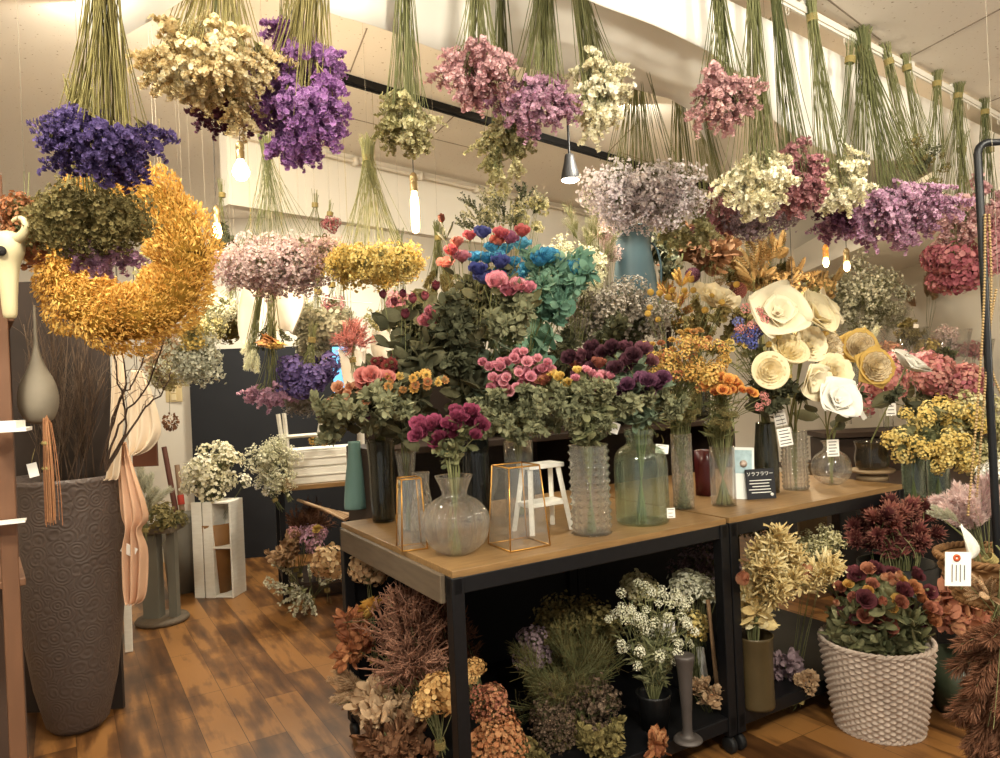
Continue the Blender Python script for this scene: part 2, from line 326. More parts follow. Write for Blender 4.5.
# ---------------------------------------------------------------- cluster meshes: unit heads growing along +Z (cached, shared by copies)
CC = {}
def cluster(kind, palette, var=0, green=STEM):
    key = (kind, palette.name, var, green.name)
    if key in CC: return CC[key]
    g = G(); N.seed(hash((kind, var)) % 1000 if False else (sum(map(ord, kind)) * 7 + var * 13) % 9999)
    if kind == 'statice':
        # one-sided curved combs of small papery cups
        for b in range(7):
            a = b * .9 + N.rand(); L_ = .8 + 1. * N.rand(); e = np.array([math.cos(a) * .8 * N.uniform(.4, 1), math.sin(a) * .8 * N.uniform(.4, 1), L_]); c_ = np.array([e[0] * .3, e[1] * .3, e[2] * .7])
            g.tubes(bez([0, 0, 0], c_, e, 6), .022, .012, 1, 3)
            t = np.repeat(np.linspace(.3, 1, 12), 3); pts = 2 * (t * (1 - t))[:, None] * c_ + (t * t)[:, None] * e
            pts = pts + N.randn(len(pts), 3) * .055; dd = unit(pts - [0, 0, .4]) + [0, 0, .4] + N.randn(len(pts), 3) * .5
            for k in range(3): g.scatter(T_cups[k], frames(pts[k::3], dd[k::3], .075 + .05 * N.rand(len(pts[k::3]))), 0)
    elif kind == 'misty':
        tips = ball(70, .55) * [.9, .9, .8] + [0, 0, .8]
        n = 16; g.tubes(bez(np.zeros((n, 3)), tips[:n] * [.3, .3, .6], tips[:n], 4), .012, .006, 1, 3)
        q = 40; s_ = tips[:n][N.randint(0, n, q)] * .6; g.tubes(bez(s_, (s_ + tips[-q:]) / 2 + N.randn(q, 3) * .05, tips[-q:], 3), .007, .005, 1, 3)
        tips = np.vstack([tips, tips + N.randn(70, 3) * .09, tips + N.randn(70, 3) * .09])
        g.scatter(T_cup5, frames(tips, unit(tips - [0, 0, .4]) + N.randn(len(tips), 3) * .5, .055 + .03 * N.rand(len(tips))), 0)
    elif kind == 'curly':
        tips = ball(60, .6) * [.85, .85, .8] + [0, 0, .75]
        g.tubes(bez(np.zeros((14, 3)), tips[:14] * [.3, .3, .6], tips[:14], 4), .015, .008, 1, 3)
        d = unit(tips - [0, 0, .3]) + N.randn(60, 3) * .4
        n = len(tips); sp = N.randn(n, 3) * .16; g.tubes(bez(tips - d * .12, tips + sp * .8, tips + d * .1 + sp, 4), .03, .015, 0, 3)
        g.tubes(bez(tips - d * .1, tips - sp * .8, tips + d * .05 - sp * .9, 4), .028, .015, 0, 3)
    elif kind == 'hydrangea':
        p = fib(120, 1, -.75); pos = p * [.8, .8, .68] * (1 + .1 * N.randn(120, 1)) + [0, 0, .75]
        g.scatter(T_four, frames(pos, p + N.randn(120, 3) * .4, .15 + .07 * N.rand(120)), 0)
        g.tubes(bez(np.zeros((10, 3)), [[0, 0, .3]] * 10, pos[::10][:10] * .9, 4), .03, .012, 1, 3)
    elif kind == 'solidago':
        n = 170; t = N.rand(n); a = N.rand(n) * 2 * PI; r = .32 * np.sin(PI * (.15 + .8 * t)) * N.rand(n) ** .5
        p = np.stack([r * np.cos(a), r * np.sin(a), t * 1.5], -1)
        g.scatter(T_tiny, frames(p, unit(N.randn(n, 3)) + [0, 0, .4], .035 + .02 * N.rand(n)), 0)
        g.scatter(T_needle, frames(p, unit(p * [2, 2, 0] + N.randn(n, 3) * .3) + [0, 0, .7], .22 + .1 * N.rand(n)), 0)
        g.tubes([[0, 0, 0], [0, 0, .7], [.02, 0, 1.4]], .02, .008, 1, 3)
    elif kind == 'pampas':
        n = 520; t = N.rand(n); a = N.rand(n) * 2 * PI; r = .1 * np.sin(PI * (.1 + .85 * t))
        p = np.stack([r * np.cos(a), r * np.sin(a), t * 1.6], -1)
        d = np.stack([np.cos(a), np.sin(a), .9 + N.rand(n)], -1)
        g.scatter(T_hair, frames(p, d, .3 + .15 * N.rand(n)), 0); g.tubes([[0, 0, 0], [0, .02, .8], [0, .05, 1.6]], .02, .01, 1, 3)
    elif kind == 'twiggy':
        n = 36; e = ball(n, .7) * [.5, .5, .7] + [0, 0, 1.]; P = bez(np.zeros((n, 3)), e * [.2, .2, .6], e, 5); g.tubes(P, .014, .006, 1, 3)
        m = 70; k = N.randint(0, n, m); s_ = P[k, 3]; g.tubes(bez(s_, s_ + N.randn(m, 3) * .08, s_ + N.randn(m, 3) * .2 + [0, 0, .12], 3), .007, .004, 0, 3)
    elif kind == 'tulip':   # leucadendron: upright cup of narrow bracts
        out = []
        P = T_petal(.085, 1, .05, .15, 2, 4, base=.5)
        for k in range(4): out += ring(P, 9, .15 + .22 * k, .06, 0, 1.0 - .1 * k, a0=k * .5, jit=.2, seed=var * 9 + k)
        g.scatter(merge(out), frames([[0, 0, .1]], [[0, 0, 1]], 1.), 0); g.tubes([[0, 0, -.2], [0, 0, .1], [0, 0, .3]], .05, .1, 1, 5)
    elif kind == 'rose':
        g.scatter(T_rose(.3 + .1 * var, 5, var), frames([[0, 0, 0]], [[0, 0, 1]], 1.), 0)
        g.scatter(merge(ring(T_petal(.14, .6, .03, .1, 1, 3), 5, .9, .05, -.02)), frames([[0, 0, 0]], [[0, 0, 1]], 1.), 1)
        g.lathe([(.03, -.2), (.1, -.12), (.16, 0), (.3, .15)], 8, 1)
    elif kind == 'bud':
        g.scatter(T_rose(-.12, 3, var + 5, .85), frames([[0, 0, 0]], [[0, 0, 1]], 1.), 0)
        g.scatter(merge(ring(T_petal(.12, .55, .03, .1, 1, 3), 5, .5, .08, -.02)), frames([[0, 0, 0]], [[0, 0, 1]], 1.), 1)
        g.lathe([(.03, -.2), (.12, -.1), (.2, .05)], 8, 1)
    elif kind == 'peony':
        g.scatter(T_rose(.9, 7, var, 1.25), frames([[0, 0, 0]], [[0, 0, 1]], 1.), 0); g.lathe([(.03, -.25), (.1, -.12), (.2, 0), (.4, .2)], 10, 1)
    elif kind == 'straw':
        g.scatter(T_straw(var), frames([[0, 0, 0]], [[0, 0, 1]], 1.), 0)
        c = fib(26, 1, 0) * [.22, .22, .2] + [0, 0, .2]; g.scatter(T_tiny, frames(c, c, .07), 1)
    elif kind == 'small':   # tight little clump of round florets
        p = fib(46, 1, -.3) * [.75, .75, .6] + [0, 0, .6]; p = p + N.randn(46, 3) * .1
        for k in range(3): g.scatter(T_cups[k], frames(p[k::3], p[k::3] - [0, 0, .3] + N.randn(len(p[k::3]), 3) * .3, .12 + .05 * N.rand(len(p[k::3]))), 0)
        g.tubes(bez(np.zeros((46, 3)), p * [.2, .2, .6], p, 4), .014, .008, 1, 3)
    elif kind == 'globe':
        g.lathe([(.01, 0), (.3, .08), (.5, .3), (.56, .55), (.5, .8), (.3, 1.02), (.01, 1.1)], 16, 0)
        p = fib(150, 1, -.98) * .55 + [0, 0, .55]; g.scatter(T_tiny, frames(p, p - [0, 0, .55], .07), 0)
    elif kind == 'euca':
        for b in range(5):
            e = np.array([N.uniform(-.6, .6), N.uniform(-.6, .6), 1.5 + .4 * N.rand()]); P = bez([0, 0, 0], e * [.2, .2, .6], e, 12); g.tubes(P, .02, .01, 1, 3)
            k = P[0, 3:]; pos = np.repeat(k, 2, 0); d = N.randn(len(pos), 3); d[1::2] = -d[::2]; d[:, 2] += .5; g.scatter(T_round, frames(pos, d, .17), 0)
    elif kind == 'leafy':
        for b in range(4):
            e = np.array([N.uniform(-.5, .5), N.uniform(-.5, .5), 1.4 + .3 * N.rand()]); P = bez([0, 0, 0], e * [.2, .2, .6], e, 8); g.tubes(P, .02, .01, 1, 3)
            k = P[0, 2:]; pos = np.repeat(k, 3, 0); d = N.randn(len(pos), 3) + [0, 0, .9]; g.scatter(T_leaf, frames(pos, d, .45 + .15 * N.rand(len(pos))), 0)
    elif kind == 'strap':    # cream curled straps (leucadendron leaves)
        n = 95; t = N.rand(n); p = np.stack([N.randn(n) * .06, N.randn(n) * .06, t * 1.3], -1)
        g.scatter(T_petal(.065, 1, .1, .4, 2, 5, base=.8, wave=.05), frames(p, N.randn(n, 3) * .45 + [0, 0, 1], .6 + .25 * N.rand(n)), 0); g.tubes([[0, 0, -.3], [0, 0, .4], [0, 0, 1.3]], .04, .02, 1, 4)
    elif kind == 'fern':
        # oak-like toothed leaf spray
        for b in range(5):
            a = (b - 2) * .5 + N.uniform(-.2, .2); d0 = np.array([math.sin(a), N.uniform(-.4, .4), math.cos(a)])
            k = np.linspace(.15, 1.3, 10)[:, None] * d0; side = unit(np.cross(d0, [0, 1, .2]))
            g.tubes(np.array([[0, 0, 0], d0 * .7, d0 * 1.35]), .015, .008, 1, 3)
            for s_ in (-1, 1): g.scatter(T_petal(.22, 1, .05, .15, 2, 3, base=.9), frames(k, side * s_ + d0 * .6, np.sin(np.linspace(.6, 2.7, 10)) * .33, 0), 0)
    elif kind == 'magnolia':
        for b in range(6):
            d0 = unit(np.array([N.uniform(-1, 1), N.uniform(-1, 1), 1.])); g.tubes(np.array([[0, 0, 0], d0 * .3, d0 * .6]), .03, .02, 1, 4)
        n = 26; p = ball(n) * .35 + [0, 0, .6]; g.scatter(T_petal(.28, 1, -.15, .3, 2, 6, base=.1, wave=.04), frames(p, N.randn(n, 3) + [0, 0, .8], .7 + .2 * N.rand(n)), 0)
    elif kind == 'coral':
        n = 20; e = ball(n, .6) * [.8, .8, .7] + [0, 0, .8]; P = bez(np.zeros((n, 3)), e * [.4, .4, .5], e, 5); g.tubes(P, .05, .03, 0, 4)
        m = 160; k = N.randint(0, n, m); s_ = P[k, N.randint(2, 5, m)]; g.tubes(bez(s_, s_ + N.randn(m, 3) * .08, s_ + N.randn(m, 3) * .14 + (s_ - [0, 0, .5]) * .2, 3), .03, .012, 0, 3)
    elif kind == 'cone':
        p = fib(60, 1, -.9) * [.5, .5, .65] + [0, 0, .6]; g.scatter(T_petal(.4, 1, .15, .1, 2, 2, base=.7), frames(p, (p - [0, 0, .45]) + [0, 0, .25], .32), 0)
    me = g.mesh(kind + '_head', [palette, green]); CC[key] = me; return me

# ---------------------------------------------------------------- builders for plants
def seed(*a): N.seed(sum((i + 1) * int(abs(float(x)) * 10) for i, x in enumerate(a)) % 99991)
def bunch(label, tie, head, r, d, kind, palette, n, hs, nst=None, stem=STEM, dt=None, name='dried_flower_bunch', cat='dried flowers', group=None, up=.09, green=None, var=3, flare=.45, sw=.0013, back=.55, part='flower_head', dep=.8, rail=False):
    """a tied bunch: stems from the tie to the heads (hanging or standing)"""
    seed(*tie, *head, n); green = green or stem
    if rail:
        T = on_rail(tie[0], tie[1], -.02); d = float((T - CAM) @ FW); T = at(tie[0], tie[1], d)
    else: T = at(tie[0], tie[1], dt or d)
    C = at(head[0], head[1], d); rx, ry = r[0] * d / FL, r[1] * d / FL
    ax = unit(C - T); root = thing(name, label, cat, T, 0, group)
    q = ball(n, .3) * np.array([rx, rx * dep, ry]) * (.8 + .4 * N.rand(n, 1)) + (C - T)
    k = (nst or n); ends = q[N.randint(0, n, k)] if k > n else q[:k]
    ends = ends + N.randn(k, 3) * hs * .25
    if k > n: ends[:n] = q
    g = G(); a = N.rand(k) * 2 * PI; rr = .012 * np.sqrt(N.rand(k)) * (1 + k / 120); o = np.stack([np.cos(a) * rr, np.sin(a) * rr, 0 * rr], -1)
    mid = ends * flare; mid[:, :2] = ends[:, :2] * flare * .8; 
    P = bez(o, mid + o * .6 + N.randn(k, 3) * .006, ends, 8)
    g.tubes(P, sw * 1.1, sw * .8, 0, 3)
    s = -ax; g.tubes(bez(o, o + s * up * .5, o * 1.7 + s * up * (.6 + .4 * N.rand(k))[:, None], 3), sw * 1.1, sw, 0, 3)
    g.obj('stems', stem, root)
    g = G()
    for i in range(4): g.lathe([(.0155, -.012 + i * .006), (.019, -.009 + i * .006), (.0155, -.006 + i * .006)], 10)
    ob = g.obj('tie', TWINE, root); ob.rotation_euler = Vector(V(ax)).to_track_quat('Z', 'Y').to_euler()
    if head[1] > tie[1] + 8:
        zt_ = (ZR if rail else ZC) - T[2]; g = G(); g.tubes([[0, 0, 0], [.001, 0, zt_ * .5], [0, .02 if rail else 0, zt_]], .0005, .0005, 0, 4); g.obj('hanging_string', TWINE_, root)
    c = C - T
    for i in range(n):
        dr = unit(q[i] - T * 0 - c * .45) + unit((q[i] - c) / np.array([rx, rx, ry])) * .55 + ax * .3 + N.randn(3) * .25
        dr = unit(dr); s_ = hs * N.uniform(.6, 1.25)
        link(part, cluster(kind, palette, i % var, green), root, mw=mx(q[i] - dr * s_ * back, dr, s_))
    return root

def blooms(label, vase, heads, kind, palette, hs, name='dried_flower', cat='dried flower', group=None, stem=STEM, leaves=6, leafmat=LEAF, lsize=.05, neck=.02, sw=.0018, var=3, up=.55, part='bloom', leaf=T_leaf, lz=(.25, .95), green=None, bend=.5):
    """every flower stands on its own stem in a vase: vase = (base point, mouth point)"""
    B, M = np.asarray(vase[0], float), np.asarray(vase[1], float)
    seed(*B, *heads[0], len(heads)); out = []
    for i, H in enumerate(heads):
        a = N.rand() * 2 * PI; rr = neck * math.sqrt(N.rand()); o = np.array([math.cos(a) * rr, math.sin(a) * rr, 0])
        b = B + [-o[0] * .8, -o[1] * .8, .004]; m_ = M + o; H = np.asarray(H, float)
        ax = unit(unit(H - m_) + [0, 0, up * .6] + N.randn(3) * .12)
        root = thing(name, label, cat, b, 0, group)
        c1 = m_ + (m_ - b) * bend * min(1.2, np.linalg.norm(H - m_) / max(.05, np.linalg.norm(m_ - b)))
        P = np.vstack([[b, (b + m_) / 2], bez(m_, c1, H, 8)[0]]) - b
        g = G(); g.tubes(P, sw, sw * .8, 0, 5, tint=N.rand(1)); g.obj('stem', stem, root)
        if leaves:
            t = N.uniform(lz[0], lz[1], leaves) * 7; k = np.clip(t.astype(int), 0, 6); f = (t - k)[:, None]; p = P[2 + k] * (1 - f) + P[np.minimum(3 + k, 9)] * f
            g = G(); g.scatter(leaf, frames(p, N.randn(leaves, 3) * [1, 1, .5] + [0, 0, .45], lsize * (.7 + .6 * N.rand(leaves))), 0); g.obj('leaves', leafmat, root)
        facing = np.array([0, -.75, 0])
        ax = unit(ax + facing); s_ = hs * N.uniform(.85, 1.15)
        link(part, cluster(kind, palette, i % var, green or stem), root, mw=mx(H - b, ax, s_)); out.append(root)
    return out
def cloud(px, py, rx, ry, d, n, dep=.7, shell=.2):
    seed(px, py, n, d); C = at(px, py, d); return ball(n, shell) * [rx * d / FL, rx * d / FL * dep, ry * d / FL] + C
def fan(px, py, d, pts):
    return [at(px + x, py + y, d + dd) for x, y, dd in pts]

# ---------------------------------------------------------------- palettes
P_ = dict(
 violet=pal('petals_violet', '#54407a', '#6a5690', '#463060'), purple=pal('petals_purple', '#9458a0', '#b072b8', '#7c4488', tip='#d2a2d8', tipw=.85),
 cream=pal('petals_cream', '#dcc084', '#ecd8a2', '#f6ebc8'), ivory=pal('petals_ivory', '#e4d8aa', '#f2eac8', '#fbf4dc'), green_cream=pal('petals_green_cream', '#9c9458', '#c9bf86', '#e6dcae'),
 pink=pal('petals_pink', '#c48890', '#dca6a8', '#ecc4c0'), dustpink=pal('petals_dusty_pink', '#bc8688', '#d6a6a2', '#ecc6bc'), mauve=pal('petals_mauve', '#a86e90', '#c48ca8', '#dcacc0', tip='#e8c4d0', tipw=.85),
 orchid=pal('petals_orchid', '#ac7298', '#c48eb0', '#d8a8c0', tip='#ecccd8', tipw=.85), rosy=pal('petals_rosy', '#b06c74', '#c88c8c', '#a86c70'), crimson=pal('petals_crimson', '#8a3844', '#a8505a', '#c27a76', '#7a3842'),
 lavender=pal('petals_lavender', '#decdd2', '#f0e4e4', '#fbf3f0'), greymauve=pal('petals_grey_mauve', '#8a7078', '#a48a8e', '#78606a'),
 wisp=pal('petals_pink_white', '#d0b0ac', '#e8d0c6', '#c29698'), yellow=pal('petals_yellow', '#d2ae46', '#e6c862', '#f0da86'), gold=pal('petals_gold', '#d09a26', '#e4b23a', '#f0ca5c', '#bc8a24'),
 olive=pal('sprigs_olive', '#706232', '#8c7c44', '#5e5428'), orange=pal('petals_orange', '#c4541c', '#dd7a22', '#e8a22e', tip='#f0b83c', tipw=.8), peach=pal('petals_peach', '#d89a72', '#e4ae80', '#d07a5c'),
 coral=pal('petals_coral', '#d87e74', '#e4958a', '#c86a66'), magenta=pal('petals_magenta', '#741a3c', '#922c54', '#5c1230'), blue=pal('petals_blue', '#2f9cc8', '#4db8d8', '#7ccfe0', '#3f86cc', tip='#1878b0', tipw=.88),
 deepblue=pal('petals_deep_blue', '#3c4490', '#5860a8', '#7c80ba'), teal=pal('leaf_teal', '#5c8872', '#7aa488', '#9cbc9e'), rosepink=pal('petals_rose_pink', '#cc7c8c', '#e29ca4', '#efbcb4', tip='#c4607a', tipw=.88), burgundy=pal('petals_burgundy', '#6c2434', '#8a3446', '#a84a58', tip='#50182a', tipw=.85),
 maroon=pal('petals_maroon', '#4c2430', '#653442', '#7a4650', '#8a4a3c'), plum=pal('petals_plum', '#5a2c48', '#74405c', '#8a5670'), ochre=pal('petals_ochre', '#c08a2a', '#d6a53a', '#e0bc58', '#b0622a'), redstraw=pal('petals_dark_red', '#7a1f1c', '#983028', '#5e1720'),
 sola=pal('sola_cream', '#ead8a4', '#f0e0b4', '#f4e8c8', var=.04), solay=pal('sola_yellow', '#caa038', '#d6b04c', var=.05), solab=pal('sola_bark_petals', '#f0e2c0', '#e6d2a6', tip='#8a6040', tipw=.93), white=pal('petals_white', '#e8e2d4', '#f4f0e6'),
 billy=pal('billy_yellow', '#d0a022', '#dcb43a'), bronze=pal('leaf_bronze', '#8f6e3a', '#ae8a4e', '#c4a468'), brown=pal('leaf_brown', '#6a4428', '#8a5c38', '#a87c54'), tan=pal('plumes_tan', '#9a7650', '#b8946a', '#c9a880'),
 rust=pal('plumes_rust', '#5c3a22', '#75482a', '#8a583a'), pinkbrown=pal('plumes_pink_brown', '#85583f', '#9c6a50', '#ae7c5e'), smoke=pal('sprigs_smoke', '#94897c', '#b0a698', '#7c7266'), silver=pal('sprigs_silver', '#b8b49a', '#d6d2b8', '#a09e80'),
 whitegreen=pal('petals_white_green', '#ccc9a0', '#e4e0c0', '#f2eed4'), euca=pal('euca_dark', '#3c4030', '#565a40', '#c9c2a0'), maroonbract=pal('bracts_maroon', '#5a2424', '#7a3430', '#8f4a3c', tip='#b8765c', tipw=.7),
 strap=pal('straps_cream', '#c8aa66', '#e2ca86', '#f4e4b0'), hydpink=pal('petals_hydrangea_pink', '#b85a62', '#cf7a78', '#c98f7c', '#a4485a'), hydbrown=pal('petals_hydrangea_tan', '#b48a5c', '#d0aa78', '#e0c694'), hydgold=pal('petals_hydrangea_gold', '#b07c34', '#cc9a4c', '#dcb46c'),
 drybrown=pal('petals_dry_brown', '#8a4a22', '#a8642c', '#b8804a'), rainbow1=pal('petals_sunset', '#d0606a', '#e49070', '#a8609a', '#d87888'), copper=pal('petals_copper', '#8f4a34', '#ac6444', '#c68a54'), darkgreen=pal('sprigs_dark_green', '#44462f', '#5c5c40'), twig=pal('twigs_brown', '#4e3a2c', '#66503c', '#7a6450'))
P_['winered'] = pal('petals_wine_red', '#4e1c24', '#6c2a32', '#84403e'); P_['greyleaf'] = pal('leaf_grey_green', '#66684a', '#83835e', '#a09e76'); P_['straw_pale'] = pal('straw_pale', '#8f8460', '#a89c76', '#bdb28e')
P = P_

# ================================================================= THE ROOM
ZC = 2.9
def plane_quad(name, pts, m, thick=.06, nrm=None):
    g = G(); p = np.array(pts, float); n = unit(np.cross(p[1] - p[0], p[2] - p[1])) if nrm is None else np.array(nrm, float)
    v = np.vstack([p, p + n * thick]); g.add(v, [[0, 1, 2, 3], [7, 6, 5, 4], [0, 4, 5, 1], [1, 5, 6, 2], [2, 6, 7, 3], [3, 7, 4, 0]]); return struct(g.obj(name, m, smooth=False))
def wood_floor():
    m, nt, b = nodes_of('floor_planks'); L = nt.links.new
    tc = nt.nodes.new('ShaderNodeTexCoord'); mp = nt.nodes.new('ShaderNodeMapping'); mp.inputs['Rotation'].default_value = (0, 0, -2.11); L(tc.outputs['Object'], mp.inputs[0])
    br = nt.nodes.new('ShaderNodeTexBrick'); br.inputs['Scale'].default_value = 1; br.inputs['Brick Width'].default_value = .62; br.inputs['Row Height'].default_value = .15; br.inputs['Mortar Size'].default_value = .0014; br.inputs['Bias'].default_value = 0
    br.inputs['Color1'].default_value = (0, 0, 0, 1); br.inputs['Color2'].default_value = (1, 1, 1, 1); br.inputs['Mortar'].default_value = (.35, .35, .35, 1); br.offset_frequency = 3; br.offset = .37; L(mp.outputs[0], br.inputs['Vector'])
    n1 = nt.nodes.new('ShaderNodeTexNoise'); n1.inputs['Scale'].default_value = 3.2; n1.inputs['Detail'].default_value = 6; m2 = nt.nodes.new('ShaderNodeMapping'); m2.inputs['Scale'].default_value = (.8, 5, 1); L(mp.outputs[0], m2.inputs[0]); L(m2.outputs[0], n1.inputs['Vector'])
    n2 = nt.nodes.new('ShaderNodeTexNoise'); n2.inputs['Scale'].default_value = 5; n2.inputs['Detail'].default_value = 4; L(tc.outputs['Object'], n2.inputs['Vector'])
    a = nt.nodes.new('ShaderNodeMath'); a.operation = 'MULTIPLY_ADD'; L(br.outputs['Color'], a.inputs[0]); a.inputs[1].default_value = .34; L(n1.outputs['Fac'], a.inputs[2])
    a2 = nt.nodes.new('ShaderNodeMath'); a2.operation = 'MULTIPLY_ADD'; L(n2.outputs['Fac'], a2.inputs[0]); a2.inputs[1].default_value = .45; L(a.outputs[0], a2.inputs[2])
    r = nt.nodes.new('ShaderNodeValToRGB'); L(a2.outputs[0], r.inputs[0]); e = r.color_ramp.elements; e[0].position = .52; e[0].color = lin('#352012'); e[1].position = 1.2 if False else 1; e[1].color = lin('#8e6234')
    for p_, c in ((.72, '#50331b'), (.88, '#6b4726')): x = e.new(p_); x.color = lin(c)
    mm = nt.nodes.new('ShaderNodeMix'); mm.data_type = 'RGBA'; L(br.outputs['Fac'], mm.inputs[0]); L(r.outputs[0], mm.inputs[6]); mm.inputs[7].default_value = lin('#3a220f'); L(mm.outputs[2], b.inputs['Base Color'])
    b.inputs['Roughness'].default_value = .38
    bp = nt.nodes.new('ShaderNodeBump'); bp.inputs['Strength'].default_value = .15; bp.inputs['Distance'].default_value = .005; L(n1.outputs['Fac'], bp.inputs['Height']); L(bp.outputs[0], b.inputs['Normal']); return m
g = G(); g.box((.4, 5, -.05), (9, 12, .1)); struct(g.obj('floor', wood_floor(), smooth=False))
# ceiling panels: seams follow the two directions seen in the photograph
A_, B_ = onz(829, 0, 2.63), onz(906, 59, 2.63); C_ = onz(996, 11, 2.63)
du = unit(B_ - A_); dv = unit(C_ - B_)
def ceiling_mat():
    m, nt, b = nodes_of('ceiling_board'); L = nt.links.new
    tc = nt.nodes.new('ShaderNodeTexCoord'); nz = nt.nodes.new('ShaderNodeTexNoise'); nz.inputs['Scale'].default_value = 60; nz.inputs['Detail'].default_value = 3; L(tc.outputs['Object'], nz.inputs['Vector'])
    r = nt.nodes.new('ShaderNodeValToRGB'); L(nz.outputs['Fac'], r.inputs[0]); e = r.color_ramp.elements; e[0].position = .27; e[0].color = lin('#a08c70'); e[1].position = .34; e[1].color = lin('#ece5da')
    L(r.outputs[0], b.inputs['Base Color']); b.inputs['Roughness'].default_value = .9; return m
g = G(); g.box((.4, 5, ZC + .05), (9, 12, .1)); struct(g.obj('ceiling', ceiling_mat(), smooth=False))
SEAM = mat('ceiling_seam', '#8d8172', .9)
g = G()
ZL = 2.63
P0 = onz(906, 59, ZL)
def seam(a, b):
    a, b = np.array(a), np.array(b); dd = unit(b - a); s_ = np.cross(dd, [0, 0, 1]) * .003
    g.add([a - s_, a + s_, b + s_, b - s_, a - s_ - [0, 0, .002], a + s_ - [0, 0, .002], b + s_ - [0, 0, .002], b - s_ - [0, 0, .002]], [[4, 5, 6, 7], [0, 1, 5, 4], [1, 2, 6, 5], [2, 3, 7, 6], [3, 0, 4, 7]])
r0, r1 = onz(784, 0, 2.6), onz(1000, 117, 2.6); rd = unit(r1 - r0); rn = np.array([rd[1], -rd[0], 0]); ra, rb = r0 - rd * 2.6, r1 + rd * .55
def clip_seam(c, d, l0, l1):
    # keep the seam on the near side of the rail
    k = ((r0 + rn * .02) - c) @ rn / (d @ rn)
    if d @ rn > 0: l0 = max(l0, k)
    else: l1 = min(l1, k)
    if l1 > l0: seam(c + d * l0, c + d * l1)
for k in range(-3, 4): clip_seam(P0 + dv * .91 * k, du, -3, 5)
for k in range(-4, 5): clip_seam(P0 + du * .91 * k, dv, -4, 4)
for (xa, ya, xb, yb_) in ((367, 28, 350, 72), (460, 110, 436, 133), (480, 150, 350, 118), (700, 180, 620, 152), (540, 60, 520, 120), (640, 120, 600, 160)):
    c, e_ = onz(xa, ya, ZC), onz(xb, yb_, ZC); seam(c, e_)
struct(g.obj('trim_1', SEAM, smooth=False))
q0_, q1_ = r0 - rd * 5, r1 + rd * 4; g = G(); v_ = np.array([q0_, q1_, q1_ + rn * 6, q0_ + rn * 6]); v_[:, 2] = ZL; v_ = np.vstack([v_, v_ + [0, 0, ZC - ZL + .01]])
g.add(v_, [[0, 3, 2, 1], [4, 5, 6, 7], [0, 1, 5, 4], [1, 2, 6, 5], [2, 3, 7, 6], [3, 0, 4, 7]]); struct(g.obj('ceiling_lower', ceiling_mat(), smooth=False))
WALLM = mat('wall_paint', '#ded6c8', .85, noise=.5, scale=3, col2='#d4cbbb')
# back wall runs obliquely away to the right
bw0, bw1 = onz(205, 559, 0), onz(270, 553, 0); bd = unit(np.array([1.32, 1., 0])); bd = unit(np.array([bw1[0] - bw0[0], (bw1[1] - bw0[1]), 0])) if False else unit(np.array([1., .12, 0]))
wl, wr = bw0 - bd * 2.6, bw0 + bd * 8
plane_quad('wall_back', [wl, wr, wr + [0, 0, ZC], wl + [0, 0, ZC]], WALLM, .1, np.array([-bd[1], bd[0], 0]))
# left wall
plane_quad('wall_left', [wl, (-2.35, -1, 0), (-2.35, -1, ZC), wl + [0, 0, ZC]], WALLM, .1, (-1, 0, 0))
# right wall with a boxed-in duct along its top
rw0, rw1 = np.array([3.05, 1.5, 0]), np.array([3.75, 8.6, 0])
plane_quad('wall_right', [rw0, rw1, rw1 + [0, 0, ZC], rw0 + [0, 0, ZC]], WALLM, .1, (1, 0, 0))
sof = mat('white_paint', '#e6dfd2', .7)
a_, b_ = at(925, 235, 4.4), at(780, 283, 7.4)
zz = .5 * (a_[2] + b_[2]); sd = unit(np.array([b_[0] - a_[0], b_[1] - a_[1], 0]))
s0, s1 = np.array([a_[0], a_[1], zz]) - sd * .6, np.array([a_[0], a_[1], zz]) + sd * 4.2
g = G()
for k, (off, z0, z1) in enumerate(((0, 0, .05), (.05, .05, .09), (.12, .09, .3))):
    q0, q1 = s0 + [-off * .0 - .12 + off, 0, 0], s1 + [-.12 + off, 0, 0]
    v = np.array([q0 + [0, 0, z0], q1 + [0, 0, z0], q1 + [1.1, 0, z0], q0 + [1.1, 0, z0], q0 + [0, 0, z1], q1 + [0, 0, z1], q1 + [1.1, 0, z1], q0 + [1.1, 0, z1]]); g.add(v, [[0, 1, 2, 3], [7, 6, 5, 4], [0, 4, 5, 1], [1, 5, 6, 2], [2, 6, 7, 3], [3, 7, 4, 0]])
struct(g.obj('trim_2', sof, smooth=False))
# white bulkhead across the room, ceiling to 2.45 m, with the cable pipe under the ceiling
WH = mat('bulkhead_white', '#e9e3d8', .8, noise=.5, scale=2, col2='#ddd5c6')
b0, b1 = at(229, 206, 4.08), at(450, 235, 5.32); hd = unit(np.array([b1[0] - b0[0], b1[1] - b0[1], 0])); b0 = np.array([b0[0], b0[1], 2.46])
e0, e1 = b0 - hd * .0, b0 + hd * 5.2
plane_quad('trim_3', [e0, e1, e1 + [0, 0, ZC - 2.46], e0 + [0, 0, ZC - 2.46]], WH, .08, (-hd[1], hd[0], 0))
g = G(); nn = np.array([hd[1], -hd[0], 0]); g.tubes([e0 + nn * .03 + [0, 0, .39], (e0 + e1) / 2 + nn * .03 + [0, 0, .39], e1 + nn * .03 + [0, 0, .39]], .014, .014, 0, 8)
for k in range(9): c = e0 + hd * (.3 + k * .55) + nn * .03 + [0, 0, .39]; g.box(c, (.03, .05, .05), math.atan2(hd[1], hd[0]))
struct(g.obj('trim_4', mat('conduit_white', '#ddd3c2', .6)))
